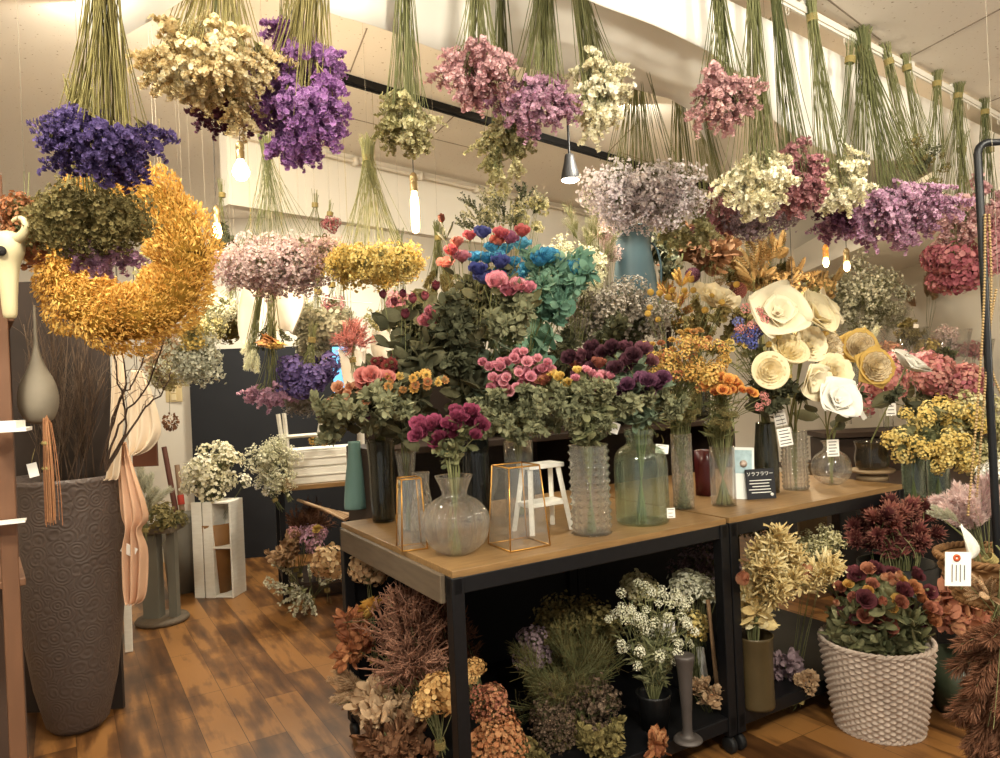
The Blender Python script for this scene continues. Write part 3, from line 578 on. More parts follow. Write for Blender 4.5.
# black partition
DARK = mat('partition_black', '#1c1d22', .75, noise=.5, scale=4, col2='#15161a')
p0 = bw0 + np.array([bd[1], -bd[0], 0]) * .08 - bd * .04; p1 = p0 + bd * 1.36; dd = unit(p1 - p0); n_ = np.array([-dd[1], dd[0], 0]); p1 = p1
plane_quad('wall_partition', [p0, p1, p1 + [0, 0, 1.78], p0 + [0, 0, 1.78]], DARK, .05, n_)
g = G(); w0 = bw0 - bd * 2.4; w1 = bw0 - bd * .05; nb = np.array([bd[1], -bd[0], 0])
g.box((w0 + w1) / 2 + nb * .01 + [0, 0, .05], (2.3, .02, .1), math.atan2(bd[1], bd[0])); struct(g.obj('baseboard_back', mat('skirting', '#b5a88f', .7), smooth=False))

# ---------------------------------------------------------------- curtain rail and the paper/cloth drops
ZR = 2.6
RAILM = mat('rail_white', '#d8d2c6', .5)
root = thing('curtain_rail', 'long white curtain rail under the ceiling carrying cloth and dried bunches', 'rail', ra)
g = G(); L_ = np.linalg.norm(rb - ra); ang = math.atan2(rd[1], rd[0])
g.box((rb - ra) / 2, (L_, .02, .022), ang); g.box((rb - ra) / 2 + [0, 0, -.014], (L_, .008, .01), ang); g.obj('track', RAILM, root, smooth=False)
for k in range(12):
    g = G(); c = rd * (.2 + k * L_ / 12.2); g.box(c + [0, 0, .02], (.03, .012, .02), ang); g.obj('bracket', RAILM, root, smooth=False)
for k in range(26):
    g = G(); a = np.linspace(0, 2 * PI, 10); c = rd * (.1 + k * L_ / 26.5) - [0, 0, .03]; g.tubes(np.stack([rd[0] * np.cos(a) * .01, rd[1] * np.cos(a) * .01, np.sin(a) * .014], -1) + c, .0015, .0015, 0, 4); g.obj('hook', RAILM, root)
CLOTH = mat('white_cloth', '#f0ebe2', .9, noise=.4, scale=5, col2='#e8e1d6')
def on_rail(px, py, off):
    """pixel ray onto the vertical plane through the rail, moved back by off metres"""
    nrm = np.array([-rd[1], rd[0], 0]); r = FW + (px - 500) / FL * RT + (379 - py) / FL * UP
    t = ((ra + nrm * off - CAM) @ nrm) / (r @ nrm); return CAM + r * t
def drop(label, pts, off, ztop, m=CLOTH, amp=.005, name='cloth_drop'):
    bot = np.array([on_rail(x, y, off) for x, y in pts]); L2 = np.concatenate([[0], np.cumsum(np.linalg.norm(np.diff(bot[:, :2], axis=0), axis=1))]); n = 90; s_ = np.linspace(0, L2[-1], n)
    B_ = np.stack([np.interp(s_, L2, bot[:, i]) for i in range(3)], -1); T_ = B_.copy(); T_[:, 2] = ztop
    nrm = np.array([-rd[1], rd[0], 0]); rows = 8; Pg = np.zeros((n, rows, 3)); o = T_[0].copy()
    for j in range(rows):
        f = j / (rows - 1); Pg[:, j] = T_ * (1 - f) + B_ * f + nrm * (amp * (.3 + f) * np.sin(s_ * 9 + 1.5 * np.sin(s_ * 3.1)))[:, None]
    g = G(); g.grid(Pg - o); ob = g.obj(name, m, loc=o); ob.modifiers.new('t', 'SOLIDIFY').thickness = .002; tag(ob, label, 'cloth', 'white cloth drops hung from the rail'); return ob
drop('long white cloth drop hanging straight from the curtain rail behind the bunches', [(560, -14), (600, 4), (660, 30), (708, 50), (740, 72), (771, 92), (772, 118), (800, 140), (840, 158), (880, 160), (934, 164), (936, 190), (1000, 214), (1040, 226)], .07, ZR - .03)
drop('white cloth drop with wavy lower edge behind the front cloth, beside the black light track', [(230, -40), (300, 2), (340, 18), (392, 34), (440, 50), (500, 62), (560, 75), (644, 92), (672, 98), (690, 110), (712, 160), (740, 180)], .55, ZC - .02, amp=.008)
drop('narrow white cloth strip at the top left behind the purple and cream bunches', [(60, -30), (92, 28), (125, 34), (150, 20), (200, -10)], .35, ZC - .02, amp=.01)

# ---------------------------------------------------------------- lamps
BRASS = mat('brass', '#8f7c58', .4, .8); BULB = None
def emis(name, col, s):
    m, nt, b = nodes_of(name); b.inputs['Emission Color'].default_value = lin(col); b.inputs['Emission Strength'].default_value = s; b.inputs['Base Color'].default_value = lin(col); return m
EMW = emis('lit_bulb_white', '#fff0d8', 14); EMO = emis('lit_bulb_warm', '#ffd28a', 12); CORD = mat('cord_black', '#2a2620', .7)
def pt(parent, power, col=(1, .78, .5), r=.03, loc=(0, 0, 0)):
    l = bpy.data.lights.new('glow', 'POINT'); l.energy = power; l.color = col; l.shadow_soft_size = r; o = bpy.data.objects.new('glow', l); COL.objects.link(o); o.parent = parent; o.location = loc
def pendant(label, px, py, d, kind, power, sock=BRASS, sc_=1.0):
    C = at(px, py, d); root = thing('pendant_bulb', label, 'lamp', C, 0); em = EMW
    if kind == 'tube': prof = [(.001, -.085), (.012, -.078), (.0165, -.06), (.0165, .05), (.011, .07), (.011, .085)]; em = EMO
    elif kind == 'round': prof = [(.001, -.034), (.018, -.03), (.031, -.012), (.033, .004), (.024, .026), (.014, .042), (.012, .052)]
    else: prof = [(.001, -.03), (.011, -.025), (.017, -.008), (.014, .014), (.008, .03)]; em = EMO
    prof = [(a * sc_, b * sc_) for a, b in prof]; top = prof[-1][1]
    g = G(); g.lathe(prof, 20); g.obj('bulb', em, root)
    g = G(); g.lathe([(.0155, top - .005), (.0165, top + .03), (.013, top + .034), (.0165, top + .04), (.0165, top + .055), (.008, top + .07), (.002, top + .072)], 16); g.obj('socket', sock, root)
    g = G(); g.tubes([[0, 0, top + .07], [.002, 0, (ZC - C[2]) * .5 + .03], [0, 0, ZC - C[2]]], .002, .002, 0, 5); g.obj('cord', CORD, root)
    pt(root, power, r=.04 * sc_, loc=(0, 0, -.075 if kind != 'tube' else -.11))
pendant('bright round pendant bulb hanging left, over the pale pink bunch', 241, 172, 2.9, 'round', 9)
pendant('long tubular filament bulb hanging in front of the white bulkhead', 415, 212, 2.9, 'tube', 8)
pendant('small warm candle-shaped bulb on a wooden socket above the bronze foliage', 826, 262, 4.2, 'small', 5, mat('socket_wood', '#b47a30', .5))
pendant('small bright clear bulb hanging just right of the wooden-socket bulb', 847, 266, 4.1, 'small', 6)
pendant('small lit bulb glowing among the purple bunches at top', 296, 113, 2.6, 'small', 3)
pendant('lit bulb peeking between the yellow wreath and pale pink bunch', 217, 231, 3.1, 'small', 5, sc_=1.2)
pendant('lit bulb glinting behind the large cream flowers', 795, 350, 4.3, 'small', 5, sc_=1.3)
# black light track with spotlight
t0, t1 = onz(352, 77, ZC), onz(800, 212, ZC); td = unit(t1 - t0); L_ = np.linalg.norm(t1 - t0) * 1.0
root = thing('light_track', 'straight black light track fixed across the ceiling', 'light track', t0 - td * .5); ang = math.atan2(td[1], td[0])
g = G(); g.box(td * (L_ / 2 + .25) - [0, 0, .02], (L_ + .5, .045, .038), ang); bev(g.obj('rail', BLACK, root, smooth=False)); g = G(); g.box(td * (L_ / 2 + .25) - [0, 0, .042], (L_ + .45, .015, .006), ang); g.obj('slot', mat('dark_slot', '#050505', .8), root, smooth=False)
S = at(570, 172, 4.2)
root = thing('spotlight', 'charcoal bell-shaped spotlight hanging from the light track, lit', 'spotlight', S)
g = G(); g.lathe([(.052, -.045), (.054, -.04), (.047, 0), (.034, .05), (.028, .085), (.024, .1), (.001, .102)], 28); g.lathe([(.052, -.045), (.045, -.035), (.02, .0)], 28); g.obj('shade', mat('charcoal_metal', '#3a3a3c', .5, .4), root)
g = G(); g.lathe([(.001, -.062), (.03, -.058), (.05, -.047), (.05, -.04), (.001, -.038)], 24); g.obj('lamp_face', emis('lit_spot', '#fff4e0', 18), root)
g = G(); g.tubes([[0, 0, .1], [0, 0, .15], [0, 0, ZC - S[2]]], .008, .008, 0, 6); g.obj('stem', BLACK, root)
sp = bpy.data.lights.new('spot', 'SPOT'); sp.energy = 60; sp.spot_size = 2.2; sp.color = (1, .84, .62); sp.shadow_soft_size = .045; so = bpy.data.objects.new('spot', sp); COL.objects.link(so); so.parent = root; so.location = (0, 0, -.07)

# ================================================================= TABLES
YAW = .539; TH = .87; F0 = np.array([-.166, 2.125, 0]); U = np.array([math.cos(YAW), math.sin(YAW), 0]); W_ = np.array([-math.sin(YAW), math.cos(YAW), 0])
def tl(u, v, z=0): return F0 + U * u + W_ * v + np.array([0, 0, z])
TOPW = mat('table_wood', '#96754a', .4, noise=.7, scale=9, col2='#6c5030', stretch=(1, 9, 9), bump=.05)
GREYW = mat('apron_wood', '#6a5b48', .7, noise=.6, scale=8, col2='#4c4034', stretch=(9, 1, 9))
def display_table(label, u0, u1, dep, ht, apron=False):
    root = thing('display_table', label, 'table', tl(u0, 0), YAW); L = u1 - u0; q = .042
    g = G(); g.box((L / 2, dep / 2, ht - .011), (L - .012, dep - .012, .022)); bev(g.obj('tabletop', TOPW, root, smooth=False), .002)
    for x in (q / 2, L - q / 2):
        for y in (q / 2, dep - q / 2):
            g = G(); g.box((x, y, (ht - .02 + .07) / 2), (q, q, ht - .09)); lg = bev(g.obj('leg', BLACK, root, smooth=False))
            g = G(); g.lathe([(.001, -.013), (.026, -.013), (.031, -.009), (.031, .009), (.026, .013), (.001, .013)], 18); c = g.obj('caster', mat('rubber_black', '#111112', .6), lg); c.rotation_euler = (0, PI / 2, 0); c.location = (x, y, .031)
    for z, nm in ((ht - .046, 'top_rail'), (.115, 'bottom_rail')):
        for y in (q / 2, dep - q / 2): g = G(); g.box((L / 2, y, z), (L - .0, .03, .05)); bev(g.obj(nm, BLACK, root, smooth=False))
        for x in (q / 2, L - q / 2): g = G(); g.box((x, dep / 2, z), (.03, dep, .05)); bev(g.obj(nm, BLACK, root, smooth=False))
    g = G(); g.box((L / 2, dep / 2, .135), (L - .02, dep - .02, .014)); g.obj('lower_shelf', BLACK, root, smooth=False)
    g = G(); g.box((L / 2, dep - .01, ht / 2 + .04), (L - .06, .008, ht - .16)); g.obj('shade_panel', BLACK, root, smooth=False)  # added black sheet standing in for the dark under the table
    if apron: g = G(); g.box((-.004, dep / 2, ht - .06), (.018, dep - .1, .085)); bev(g.obj('apron', GREYW, root, smooth=False))
    return root
display_table('black steel and wood display table, front one with the ribbed round vase', 0, 1.150, 1.0, TH, True)
display_table('second black steel display table, further right under the cream flowers', 1.156, 2.284, 1.0, TH)
# rear shelf behind the tables
DW = mat('dark_wood', '#3a2a20', .6, noise=.6, scale=8, col2='#281c15', stretch=(1, 8, 8))
root = thing('back_shelf', 'dark wooden shelf behind the display tables carrying tall vases and pitcher', 'shelf', tl(.2, 1.06), YAW)
for z in (1.14, .6, .1): g = G(); g.box((1.1, .2, z - .015), (2.2, .4, .03)); bev(g.obj('board', DW, root, smooth=False))
for x in (.015, 1.1, 2.185): g = G(); g.box((x, .2, .56), (.03, .4, 1.1)); g.obj('side_panel', DW, root, smooth=False)
g = G(); g.box((1.15, .41, .8), (2.1, .012, 1.5)); g.obj('shade_panel', DW, root, smooth=False)  # dark sheet raised above the shelf to darken gaps between the flowers

# ================================================================= VASES
CLEAR = glass('clear_glass'); SEA = glass('green_glass', '#f0f8f0', .05); RIBM = glass('ribbed_glass', solid=.45, haze=.03); CUT = glass('cut_glass', '#ffffff', .02, .9, 75, .5, .04); KNOB = glass('knobbed_glass', '#ffffff', .02, solid=.5, haze=.04); SMOKE = glass('smoky_glass', '#b4b4a8', .06); AMBER = glass('amber_glass', '#b9a98a', .06)
def vase(label, px, py, prof, m, z=TH, name='glass_vase', seg=40, wall=.0035, wob=None, P0=None, rz=0, cat='vase', extra=None, group=None):
    """prof: outer profile from the foot to the rim, in metres; stands at the pixel on height z"""
    p = P0 if P0 is not None else onz(px, py, z); prof = np.array(prof, float)
    inner = prof[::-1].copy(); inner[:, 0] = np.maximum(inner[:, 0] - wall, .001); inner[:, 1] = np.maximum(inner[:, 1], wall * 2.2)
    full = np.vstack([[[.0006, 0]], prof, inner, [[.0006, wall * 2.2]]])
    # subdivide smoothly
    k = len(full); g = G(); g.lathe(full, seg, 0, wob)
    o = g.obj('body' if extra else name, m, None if not extra else (root := thing(name, label, cat, p, rz, group)), loc=None if extra else p)
    if not extra: tag(o, label, cat, group); o.rotation_euler = (0, 0, rz)
    else: extra(root)
    return p, p + np.array([0, 0, prof[-1, 1]])
def smooth(pts, n=22):
    p = np.array(pts, float); t = np.arange(len(p)); s_ = np.linspace(0, len(p) - 1, n); out = []
    for x in s_:
        i = min(int(x), len(p) - 2); f = x - i; a, b = p[max(i - 1, 0)], p[i]; c, d = p[i + 1], p[min(i + 2, len(p) - 1)]
        out.append(.5 * ((2 * b) + (-a + c) * f + (2 * a - 5 * b + 4 * c - d) * f * f + (-a + 3 * b - 3 * c + d) * f ** 3))
    return np.array(out)
ribs = lambda ph, z: .05 * np.cos(ph * 12)[None] * np.clip((.19 - z) / .03, 0, 1)[:, None] * np.clip(z / .03, 0, 1)[:, None]
v_rib = vase('round ribbed clear glass vase with flared neck, at the front left table corner', 457, 553, smooth([(.045, 0), (.085, .03), (.104, .085), (.1, .13), (.07, .17), (.042, .187), (.045, .21), (.062, .25)], 40), RIBM, seg=96, wob=ribs)
def knobs(n): return lambda ph, z: .07 * np.maximum(0, np.cos(ph * 14))[None] * np.maximum(0, np.cos(z * 2 * PI / .021))[:, None] * (z < .24)[:, None]
def cyl(r, h, n=60, flare=0): z = np.linspace(0, h, n); return np.stack([r + flare * z / h, z], -1)
v_knob = vase('tall clear cylinder vase studded with rows of glass knobs', 592, 533, cyl(.066, .31, 90), KNOB, seg=112, wob=lambda ph, z: .12 * np.maximum(0, np.cos(ph * 14))[None] * np.maximum(0, np.cos(z * 2 * PI / .026))[:, None])
v_jar = vase('large wide clear jar vase with narrow lipped neck and green tinted base', 643, 522, smooth([(.09, 0), (.098, .02), (.099, .12), (.097, .23), (.08, .27), (.052, .29), (.05, .315), (.056, .325), (.056, .345)], 40), SEA)
v_hammer = vase('clear hammered cylinder vase filled with thin green stems', 684, 508, cyl(.042, .3, 8), CUT)
v_plain = vase('plain clear cylinder vase with green stems beside the black sign', 724, 505, cyl(.05, .24, 6), CLEAR)
v_smoke = vase('tall smoky glass vase behind the small black sign', 768, 492, smooth([(.05, 0), (.052, .15), (.045, .25), (.04, .31)], 14), SMOKE)
v_cut = vase('cut glass cylinder vase with rows of notches holding cream flowers', 796, 489, cyl(.052, .26, 80), KNOB, seg=96, wob=lambda ph, z: .18 * np.abs(np.sin(ph * 9))[None] * (np.mod(z, .019) / .019)[:, None])
v_globe = vase('round clear bottle vase with thin neck and white price tag', 832, 484, smooth([(.035, 0), (.075, .03), (.088, .075), (.075, .125), (.035, .158), (.03, .18), (.042, .2)], 30), CLEAR)
v_dark1 = vase('slim smoky brown glass vase at the back left of the front table', 384, 521, smooth([(.045, 0), (.05, .1), (.052, .25), (.06, .33)], 12), SMOKE)
v_dark2 = vase('narrow clear flute vase beside the slim smoky vase', 409, 531, smooth([(.03, 0), (.022, .04), (.03, .2), (.04, .3)], 14), CLEAR)
v_pit = vase('clear dimpled carafe behind the ribbed round vase', 424, 541, smooth([(.042, 0), (.046, .04), (.038, .12), (.026, .19), (.03, .24)], 20), CUT)
TEALV = mat('teal_glaze', '#6c8c86', .35, noise=.4, scale=6, col2='#5a7a74')
v_teal = vase('tapered teal ceramic bottle at the back left table corner', 357, 508, smooth([(.056, 0), (.056, .03), (.045, .14), (.03, .25), (.028, .3)], 16), TEALV, name='ceramic_vase')
v_back = vase('clear glass cylinder behind the gold framed terrarium', 521, 515, cyl(.06, .3, 6), CLEAR)
v_mid = vase('dark green glass cylinder standing behind the ribbed vase', 478, 520, cyl(.055, .32, 6), glass('dark_green_glass', '#3d4a3e', .08))
v_maroon = vase('dark red square glass pot between two stem-filled vases', 706, 495, cyl(.045, .2, 4), mat('maroon_glaze', '#4a1a1a', .3), seg=4, name='ceramic_vase')
# amber vase on a round wooden riser
rp = onz(872, 469, TH + .05); PL = mat('riser_wood', '#8f7858', .6, noise=.5, scale=10, col2='#6e5a42')
g = G(); g.lathe([(.001, -.05), (.07, -.05), (.07, -.03), (.03, -.026), (.03, -.014), (.098, -.012), (.1, -.004), (.098, 0), (.001, 0)], 40); tag(g.obj('wooden_stand', PL, loc=rp), 'low round wooden cake stand at the right end of the table', 'stand')
v_amber = vase('squat smoky amber jar standing on the round wooden stand', 0, 0, smooth([(.045, 0), (.07, .01), (.075, .05), (.068, .1), (.075, .13)], 16), AMBER, P0=rp + [0, 0, .001])

PANE = glass('terrarium_glass', '#ffffff', .02, solid=0, haze=.03)
# gold-edged glass terrariums
GOLD = mat('gold_edge', '#c8944a', .35, .8)
def terrarium(label, px, py, wb, wt, h, rz, lean=0):
    p = onz(px, py, TH); root = thing('gold_frame_terrarium', label, 'terrarium', p, rz); r = .0028
    b = [np.array([sx * wb / 2, sy * wb / 2, r]) for sx, sy in ((-1, -1), (1, -1), (1, 1), (-1, 1))]; t = [np.array([sx * wt / 2, sy * wt / 2 , h]) for sx, sy in ((-1, -1), (1, -1), (1, 1), (-1, 1))]
    g = G()
    for i in range(4):
        j = (i + 1) % 4
        for a, c in ((b[i], b[j]), (t[i], t[j]), (b[i], t[i])): g.tubes([a, (a + c) / 2, c], r, r, 0, 4)
    g.obj('frame', GOLD, root)
    for i in range(4):
        j = (i + 1) % 4; P4 = np.array([b[i], b[j], t[j], t[i]]); n = unit(np.cross(P4[1] - P4[0], P4[2] - P4[1])) * .0012
        g = G(); g.add(np.vstack([P4 - n, P4 + n]), [[0, 1, 2, 3], [7, 6, 5, 4], [0, 4, 5, 1], [1, 5, 6, 2], [2, 6, 7, 3], [3, 7, 4, 0]]); g.obj('pane', PANE, root, smooth=False)
    return p
tr1 = terrarium('gold edged glass terrarium beside the dimpled carafe', 412, 548, .085, .065, .235, .35)
tr2 = terrarium('larger gold edged glass terrarium right of the ribbed vase', 519, 545, .15, .115, .265, .5)
# little white ladder stool behind
p = onz(543, 530, TH); root = thing('white_step_stool', 'small white wooden step stool behind the gold framed terrarium', 'stool', p, YAW)
for sx in (-1, 1):
    for sy in (-1, 1):
        g = G(); g.tubes([[sx * .085, sy * .06, .0], [sx * .072, sy * .04, .12], [sx * .06, sy * .025, .23]], .011, .011, 0, 4); g.obj('leg', WHITEWOOD, root, smooth=False)
for z, a in ((.1, .16), (.235, .15)): g = G(); g.box((0, 0, z), (a, .09, .016)); bev(g.obj('step', WHITEWOOD, root, smooth=False))

# ------------------------------------------------------------ tags and signs
def bars(g, w_, h_, rows, z=.0012, mi=0, seed_=1):
    rr = random.Random(seed_)
    for i in range(rows):
        L = w_ * rr.uniform(.5, .8); g.box((-(w_ * .8 - L) / 2 * .5, -z, h_ * (.36 - .72 * i / max(1, rows - 1))), (L, .0004, h_ * .05))
def ptag(label, px, py, d, wpx, hpx, rot=0, rows=4, twine=True, grp=None):
    p = at(px, py, d); w_, h_ = wpx * d / FL, hpx * d / FL; root = thing('paper_tag', label, 'price tag', p, 0, grp)
    a = math.radians(rot); root.rotation_euler = (0, a, 0)
    g = G(); g.box((0, 0, 0), (w_, .0012, h_)); g.obj('card', CARD, root, smooth=False)
    if rows: g = G(); bars(g, w_, h_, rows, seed_=px); g.obj('print', INK, root, smooth=False)
    if twine: g = G(); g.tubes([[0, 0, h_ * .45], [.004, .004, h_ * .9], [-.002, .03, h_ * 1.5]], .0007, .0007, 0, 4); g.obj('string', TWINE, root)
    return root
for a in ((609, 426, 2.62, 21, 11, 22, 0, 'blank white tag tilted among the pink roses leaves'), (679, 420, 2.95, 19, 9, 15, 0, 'blank white tag tied to the hammered vase stems'), (715, 421, 2.98, 20, 9, -28, 0, 'white tag tilted up beside the orange flowers'),
          (662, 449, 2.72, 13, 9, 8, 3, 'small printed tag on the shoulder of the large jar'), (671, 513, 2.66, 8, 10, 0, 3, 'tiny white price label at the foot of the large jar'), (773, 409, 3.1, 8, 14, 0, 3, 'narrow tag beside the round cream flower'),
          (780, 418, 3.08, 12, 16, -10, 4, 'tag hanging just above the cut glass vase'), (785, 437, 3.06, 14, 18, -8, 5, 'larger printed tag in front of the cut glass vase'), (833, 448, 3.18, 12, 17, 0, 5, 'white price tag hung on the round bottle vase'),
          (862, 414, 3.6, 12, 5, 60, 0, 'thin tag slanting over the amber jar'), (891, 408, 3.5, 10, 15, 0, 4, 'white price tag hanging before the pink hydrangeas'), (33, 470, 1.75, 10, 14, -12, 0, 'white tag hanging by the orange tassel at left'),
          (129, 550, 3.1, 15, 10, 30, 0, 'folded white tag pinned on the peach cloth'), (669, 627, 2.9, 12, 11, 0, 3, 'white tag among pale flowers under the table'), (603, 548 - 170, 2.7, 8, 6, 10, 0, 'tiny white tag in the maroon roses')):
    ptag(a[7], a[0], a[1], a[2], a[3], a[4], a[5], a[6])
p = at(958, 569, 1.78); root = thing('paper_tag', 'large white tag with orange reinforcement ring hanging on the wicker shoulder basket', 'price tag', p); root.rotation_euler = (0, math.radians(3), 0)
w_, h_ = 26 * 1.78 / FL, 34 * 1.78 / FL; g = G(); g.box((0, 0, 0), (w_, .0012, h_)); g.obj('card', CARD, root, smooth=False)
g = G(); g.lathe([(.003, -.001), (.009, -.001), (.009, .001), (.003, .001)], 20, closed=True); o = g.obj('ring', mat('orange_ring', '#b5502a', .8), root); o.rotation_euler = (PI / 2, 0, 0); o.location = (-.004, -.0015, h_ * .33)
g = G(); bars(g, w_, h_ * .5, 4, seed_=3); o = g.obj('print', INK, root, smooth=False); o.location = (0, 0, -.012); o.rotation_euler = (0, PI / 2, 0)
def text(body, size, m, parent, loc, rx=PI / 2):
    c = bpy.data.curves.new('lettering', 'FONT'); c.body = body; c.size = size; c.align_x = 'CENTER'; c.align_y = 'CENTER'; c.extrude = .0003; c.materials.append(m); t_ = bpy.data.objects.new('tmp', c); COL.objects.link(t_); bpy.context.view_layer.update(); me = bpy.data.meshes.new_from_object(t_.evaluated_get(bpy.context.evaluated_depsgraph_get())); bpy.data.objects.remove(t_); o = bpy.data.objects.new('lettering', me); COL.objects.link(o); o.parent = parent; o.location = loc; o.rotation_euler = (rx, 0, 0); return o
p = onz(762, 499, TH); d_ = p[1]; w_, h_ = 30 * d_ / FL, 30 * d_ / FL; root = thing('black_sign', 'small black sign with white writing leaning among the vases', 'sign', p, .1); root.rotation_euler = (-.12, .0, .1)
CH = mat('chalk_white', '#e8e6e0', .9)
g = G(); g.box((0, 0, h_ / 2), (w_, .004, h_)); g.obj('board', mat('chalkboard', '#232327', .8), root, smooth=False)
text('ソラフラワー', w_ * .155, CH, root, (0, -.0025, h_ * .83))
g = G()
for i in range(5): g.box((-.006 * (i % 2), -.0025, h_ * (.62 - i * .1)), (w_ * (.76 - .08 * (i % 3)), .0006, h_ * .028))
g.obj('printed_lines', CH, root, smooth=False)
g = G(); g.lathe([(.001, 0), (.007, 0), (.007, .0006), (.001, .0006)], 18); o = g.obj('emblem', CH, root); o.rotation_euler = (PI / 2, 0, 0); o.location = (w_ * .36, -.0025, h_ * .14)
p = onz(745, 500, TH) + [0, .02, 0]; root = thing('photo_card', 'pale blue photo card standing behind the black sign', 'card', p, -.1); root.rotation_euler = (-.1, .06, -.1); h_ = 52 * d_ / FL; w_ = 21 * d_ / FL
g = G(); g.box((0, 0, h_ / 2), (w_, .002, h_)); g.obj('card', mat('card_white', '#e9ebe6', .6), root, smooth=False)
g = G(); g.box((0, -.0015, h_ * .72), (w_ * .8, .001, h_ * .45)); g.obj('picture', mat('picture_blue', '#bcd3d8', .6, noise=.7, scale=50, col2='#8fa9b0'), root, smooth=False)
g = G(); g.lathe([(.001, 0), (.014, 0), (.016, .0008), (.001, .0012)], 18); o = g.obj('portrait', mat('picture_tan', '#a58a78', .7, noise=.8, scale=90, col2='#e0d0c4'), root); o.rotation_euler = (PI / 2, 0, 0); o.location = (0, -.002, h_ * .68)

# ================================================================= HANGING BUNCHES
GH = None
def hang(label, tie, head, r, d, kind, p, n, hs, nst=None, **k): return bunch(label, tie, head, r, d, kind, P[p], n, hs, nst, **k)
HB = STEM; HBY = pal('stem_straw', '#7d7238', '#9a8d4c', '#b3a566')
hang('large blurred violet bunch hanging nearest, top left', (105, -70), (97, 140), (46, 34), 1.35, 'statice', 'violet', 60, .04, 110, stem=HBY, flare=.6)
hang('olive fluffy bunch hanging under the violet bunch, over the yellow wreath', (80, 120), (85, 215), (42, 26), 1.5, 'misty', 'olive', 32, .055, 50, flare=.5, stem=HBY)
hang('bright pink purple bunch peeking under the olive bunch at left', (88, 120), (103, 246), (32, 14), 1.55, 'statice', 'orchid', 20, .04, 24, flare=.6)
hang('coral orange bunch at the far left edge over the skull', (26, 214), (26, 228), (16, 26), 1.5, 'small', 'drybrown', 16, .04, 3)
hang('big cream bunch hanging second from the left at the top', (222, -110), (212, 62), (58, 44), 1.6, 'statice', 'cream', 75, .044, 110, stem=HBY, green=HBY, flare=.5)
hang('dark plum flowers showing under the big cream bunch', (222, -80), (225, 108), (32, 12), 1.75, 'statice', 'plum', 22, .036, 24)
hang('vivid purple bunch hanging beside the big cream bunch', (318, -120), (302, 92), (38, 56), 1.7, 'statice', 'purple', 70, .05, 110, stem=HBY, flare=.6)
hang('small vivid purple tuft high behind the vivid purple bunch', (285, -80), (290, 36), (16, 20), 1.9, 'statice', 'purple', 14, .042, 20)
hang('cream and green bunch on long dark green stems, right of the vivid purple one', (404, -50), (410, 122), (26, 28), 2.0, 'statice', 'green_cream', 30, .045, 70, stem=STEM, flare=.75)
hang('dusty pink bunch hanging above the black light track', (476, -60), (475, 68), (32, 34), 2.05, 'statice', 'pink', 46, .045, 70, flare=.8)
hang('greenish cream bunch hanging low beneath the dusty pink bunch', (500, -40), (500, 150), (22, 26), 2.25, 'statice', 'green_cream', 26, .045, 40, flare=.8)
hang('mauve bunch between the dusty pink and pale cream bunches', (545, -60), (538, 96), (28, 30), 2.1, 'statice', 'mauve', 36, .045, 80, flare=.8)
hang('pale cream bunch hanging just above the spotlight', (572, -60), (598, 92), (25, 44), 2.15, 'statice', 'ivory', 42, .045, 90, flare=.8)
hang('broad pale lavender bunch tied on a slim stem bundle, over the blue pitcher', (635, 25), (645, 194), (44, 26), 2.8, 'misty', 'lavender', 60, .075, 70, flare=.6)
hang('white and green bunch tucked right of the pale lavender bunch', (676, 42), (684, 222), (22, 20), 2.95, 'statice', 'green_cream', 16, .055, 40, flare=.7)
hang('dusty rose bunch on dark green stems hanging behind the cream ones', (690, 46), (716, 208), (22, 24), 3.0, 'statice', 'rosy', 24, .055, 50, stem=STEM, flare=.6)
hang('small light pink bunch hung highest, in front of the white cloth', (717, -18), (724, 92), (26, 26), 2.3, 'statice', 'dustpink', 28, .045, 60, flare=.7, rail=True)
hang('creamy green bunch below the small light pink bunch', (752, -14), (755, 178), (28, 26), 2.45, 'statice', 'ivory', 32, .05, 60, flare=.75, rail=True)
hang('grey mauve feathery bunch hanging under the creamy green bunch', (765, 40), (765, 212), (32, 14), 2.9, 'misty', 'greymauve', 20, .075, 30)
hang('rose pink bunch hanging between two creamy bunches', (775, -8), (796, 172), (20, 34), 2.5, 'statice', 'rosy', 26, .05, 50, flare=.7, rail=True)
hang('creamy bunch with a white leaf hanging left of the wide orchid bunch', (812, 18), (836, 178), (22, 30), 2.6, 'statice', 'ivory', 26, .05, 50, flare=.7, rail=True)
hang('wide orchid purple bunch tied in a broad fan of stems', (863, 48), (885, 206), (54, 26), 2.75, 'statice', 'orchid', 95, .055, 130, flare=.55, rail=True)
hang('dark plum flowers at the left edge of the wide orchid bunch', (850, 60), (836, 207), (14, 10), 2.8, 'statice', 'plum', 10, .055, 12, rail=True)
hang('slim green stem bundle right of the orchid fan, first of two', (889, 62), (912, 150), (14, 18), 2.85, 'small', 'olive', 9, .03, 40, rail=True)
hang('second slim dark stem bundle right of the orchid fan', (907, 68), (922, 158), (12, 14), 2.9, 'small', 'darkgreen', 8, .03, 34, rail=True)
hang('thin bundle with brown tips hanging above the pale pink bunch at right', (937, 84), (934, 168), (14, 16), 3.0, 'small', 'olive', 9, .03, 40, rail=True)
hang('pale pink and tan bunch hanging at the right side', (958, 96), (952, 212), (28, 20), 3.05, 'statice', 'dustpink', 30, .055, 60, rail=True)
hang('short dark tied bundle at the right end of the rail', (985, 112), (986, 200), (14, 30), 3.1, 'statice', 'pink', 18, .05, 34, rail=True)
hang('deep crimson bunch hanging lowest at right beside the black pole', (962, 150), (952, 264), (25, 22), 2.9, 'hydrangea', 'crimson', 18, .075, 26, rail=True)
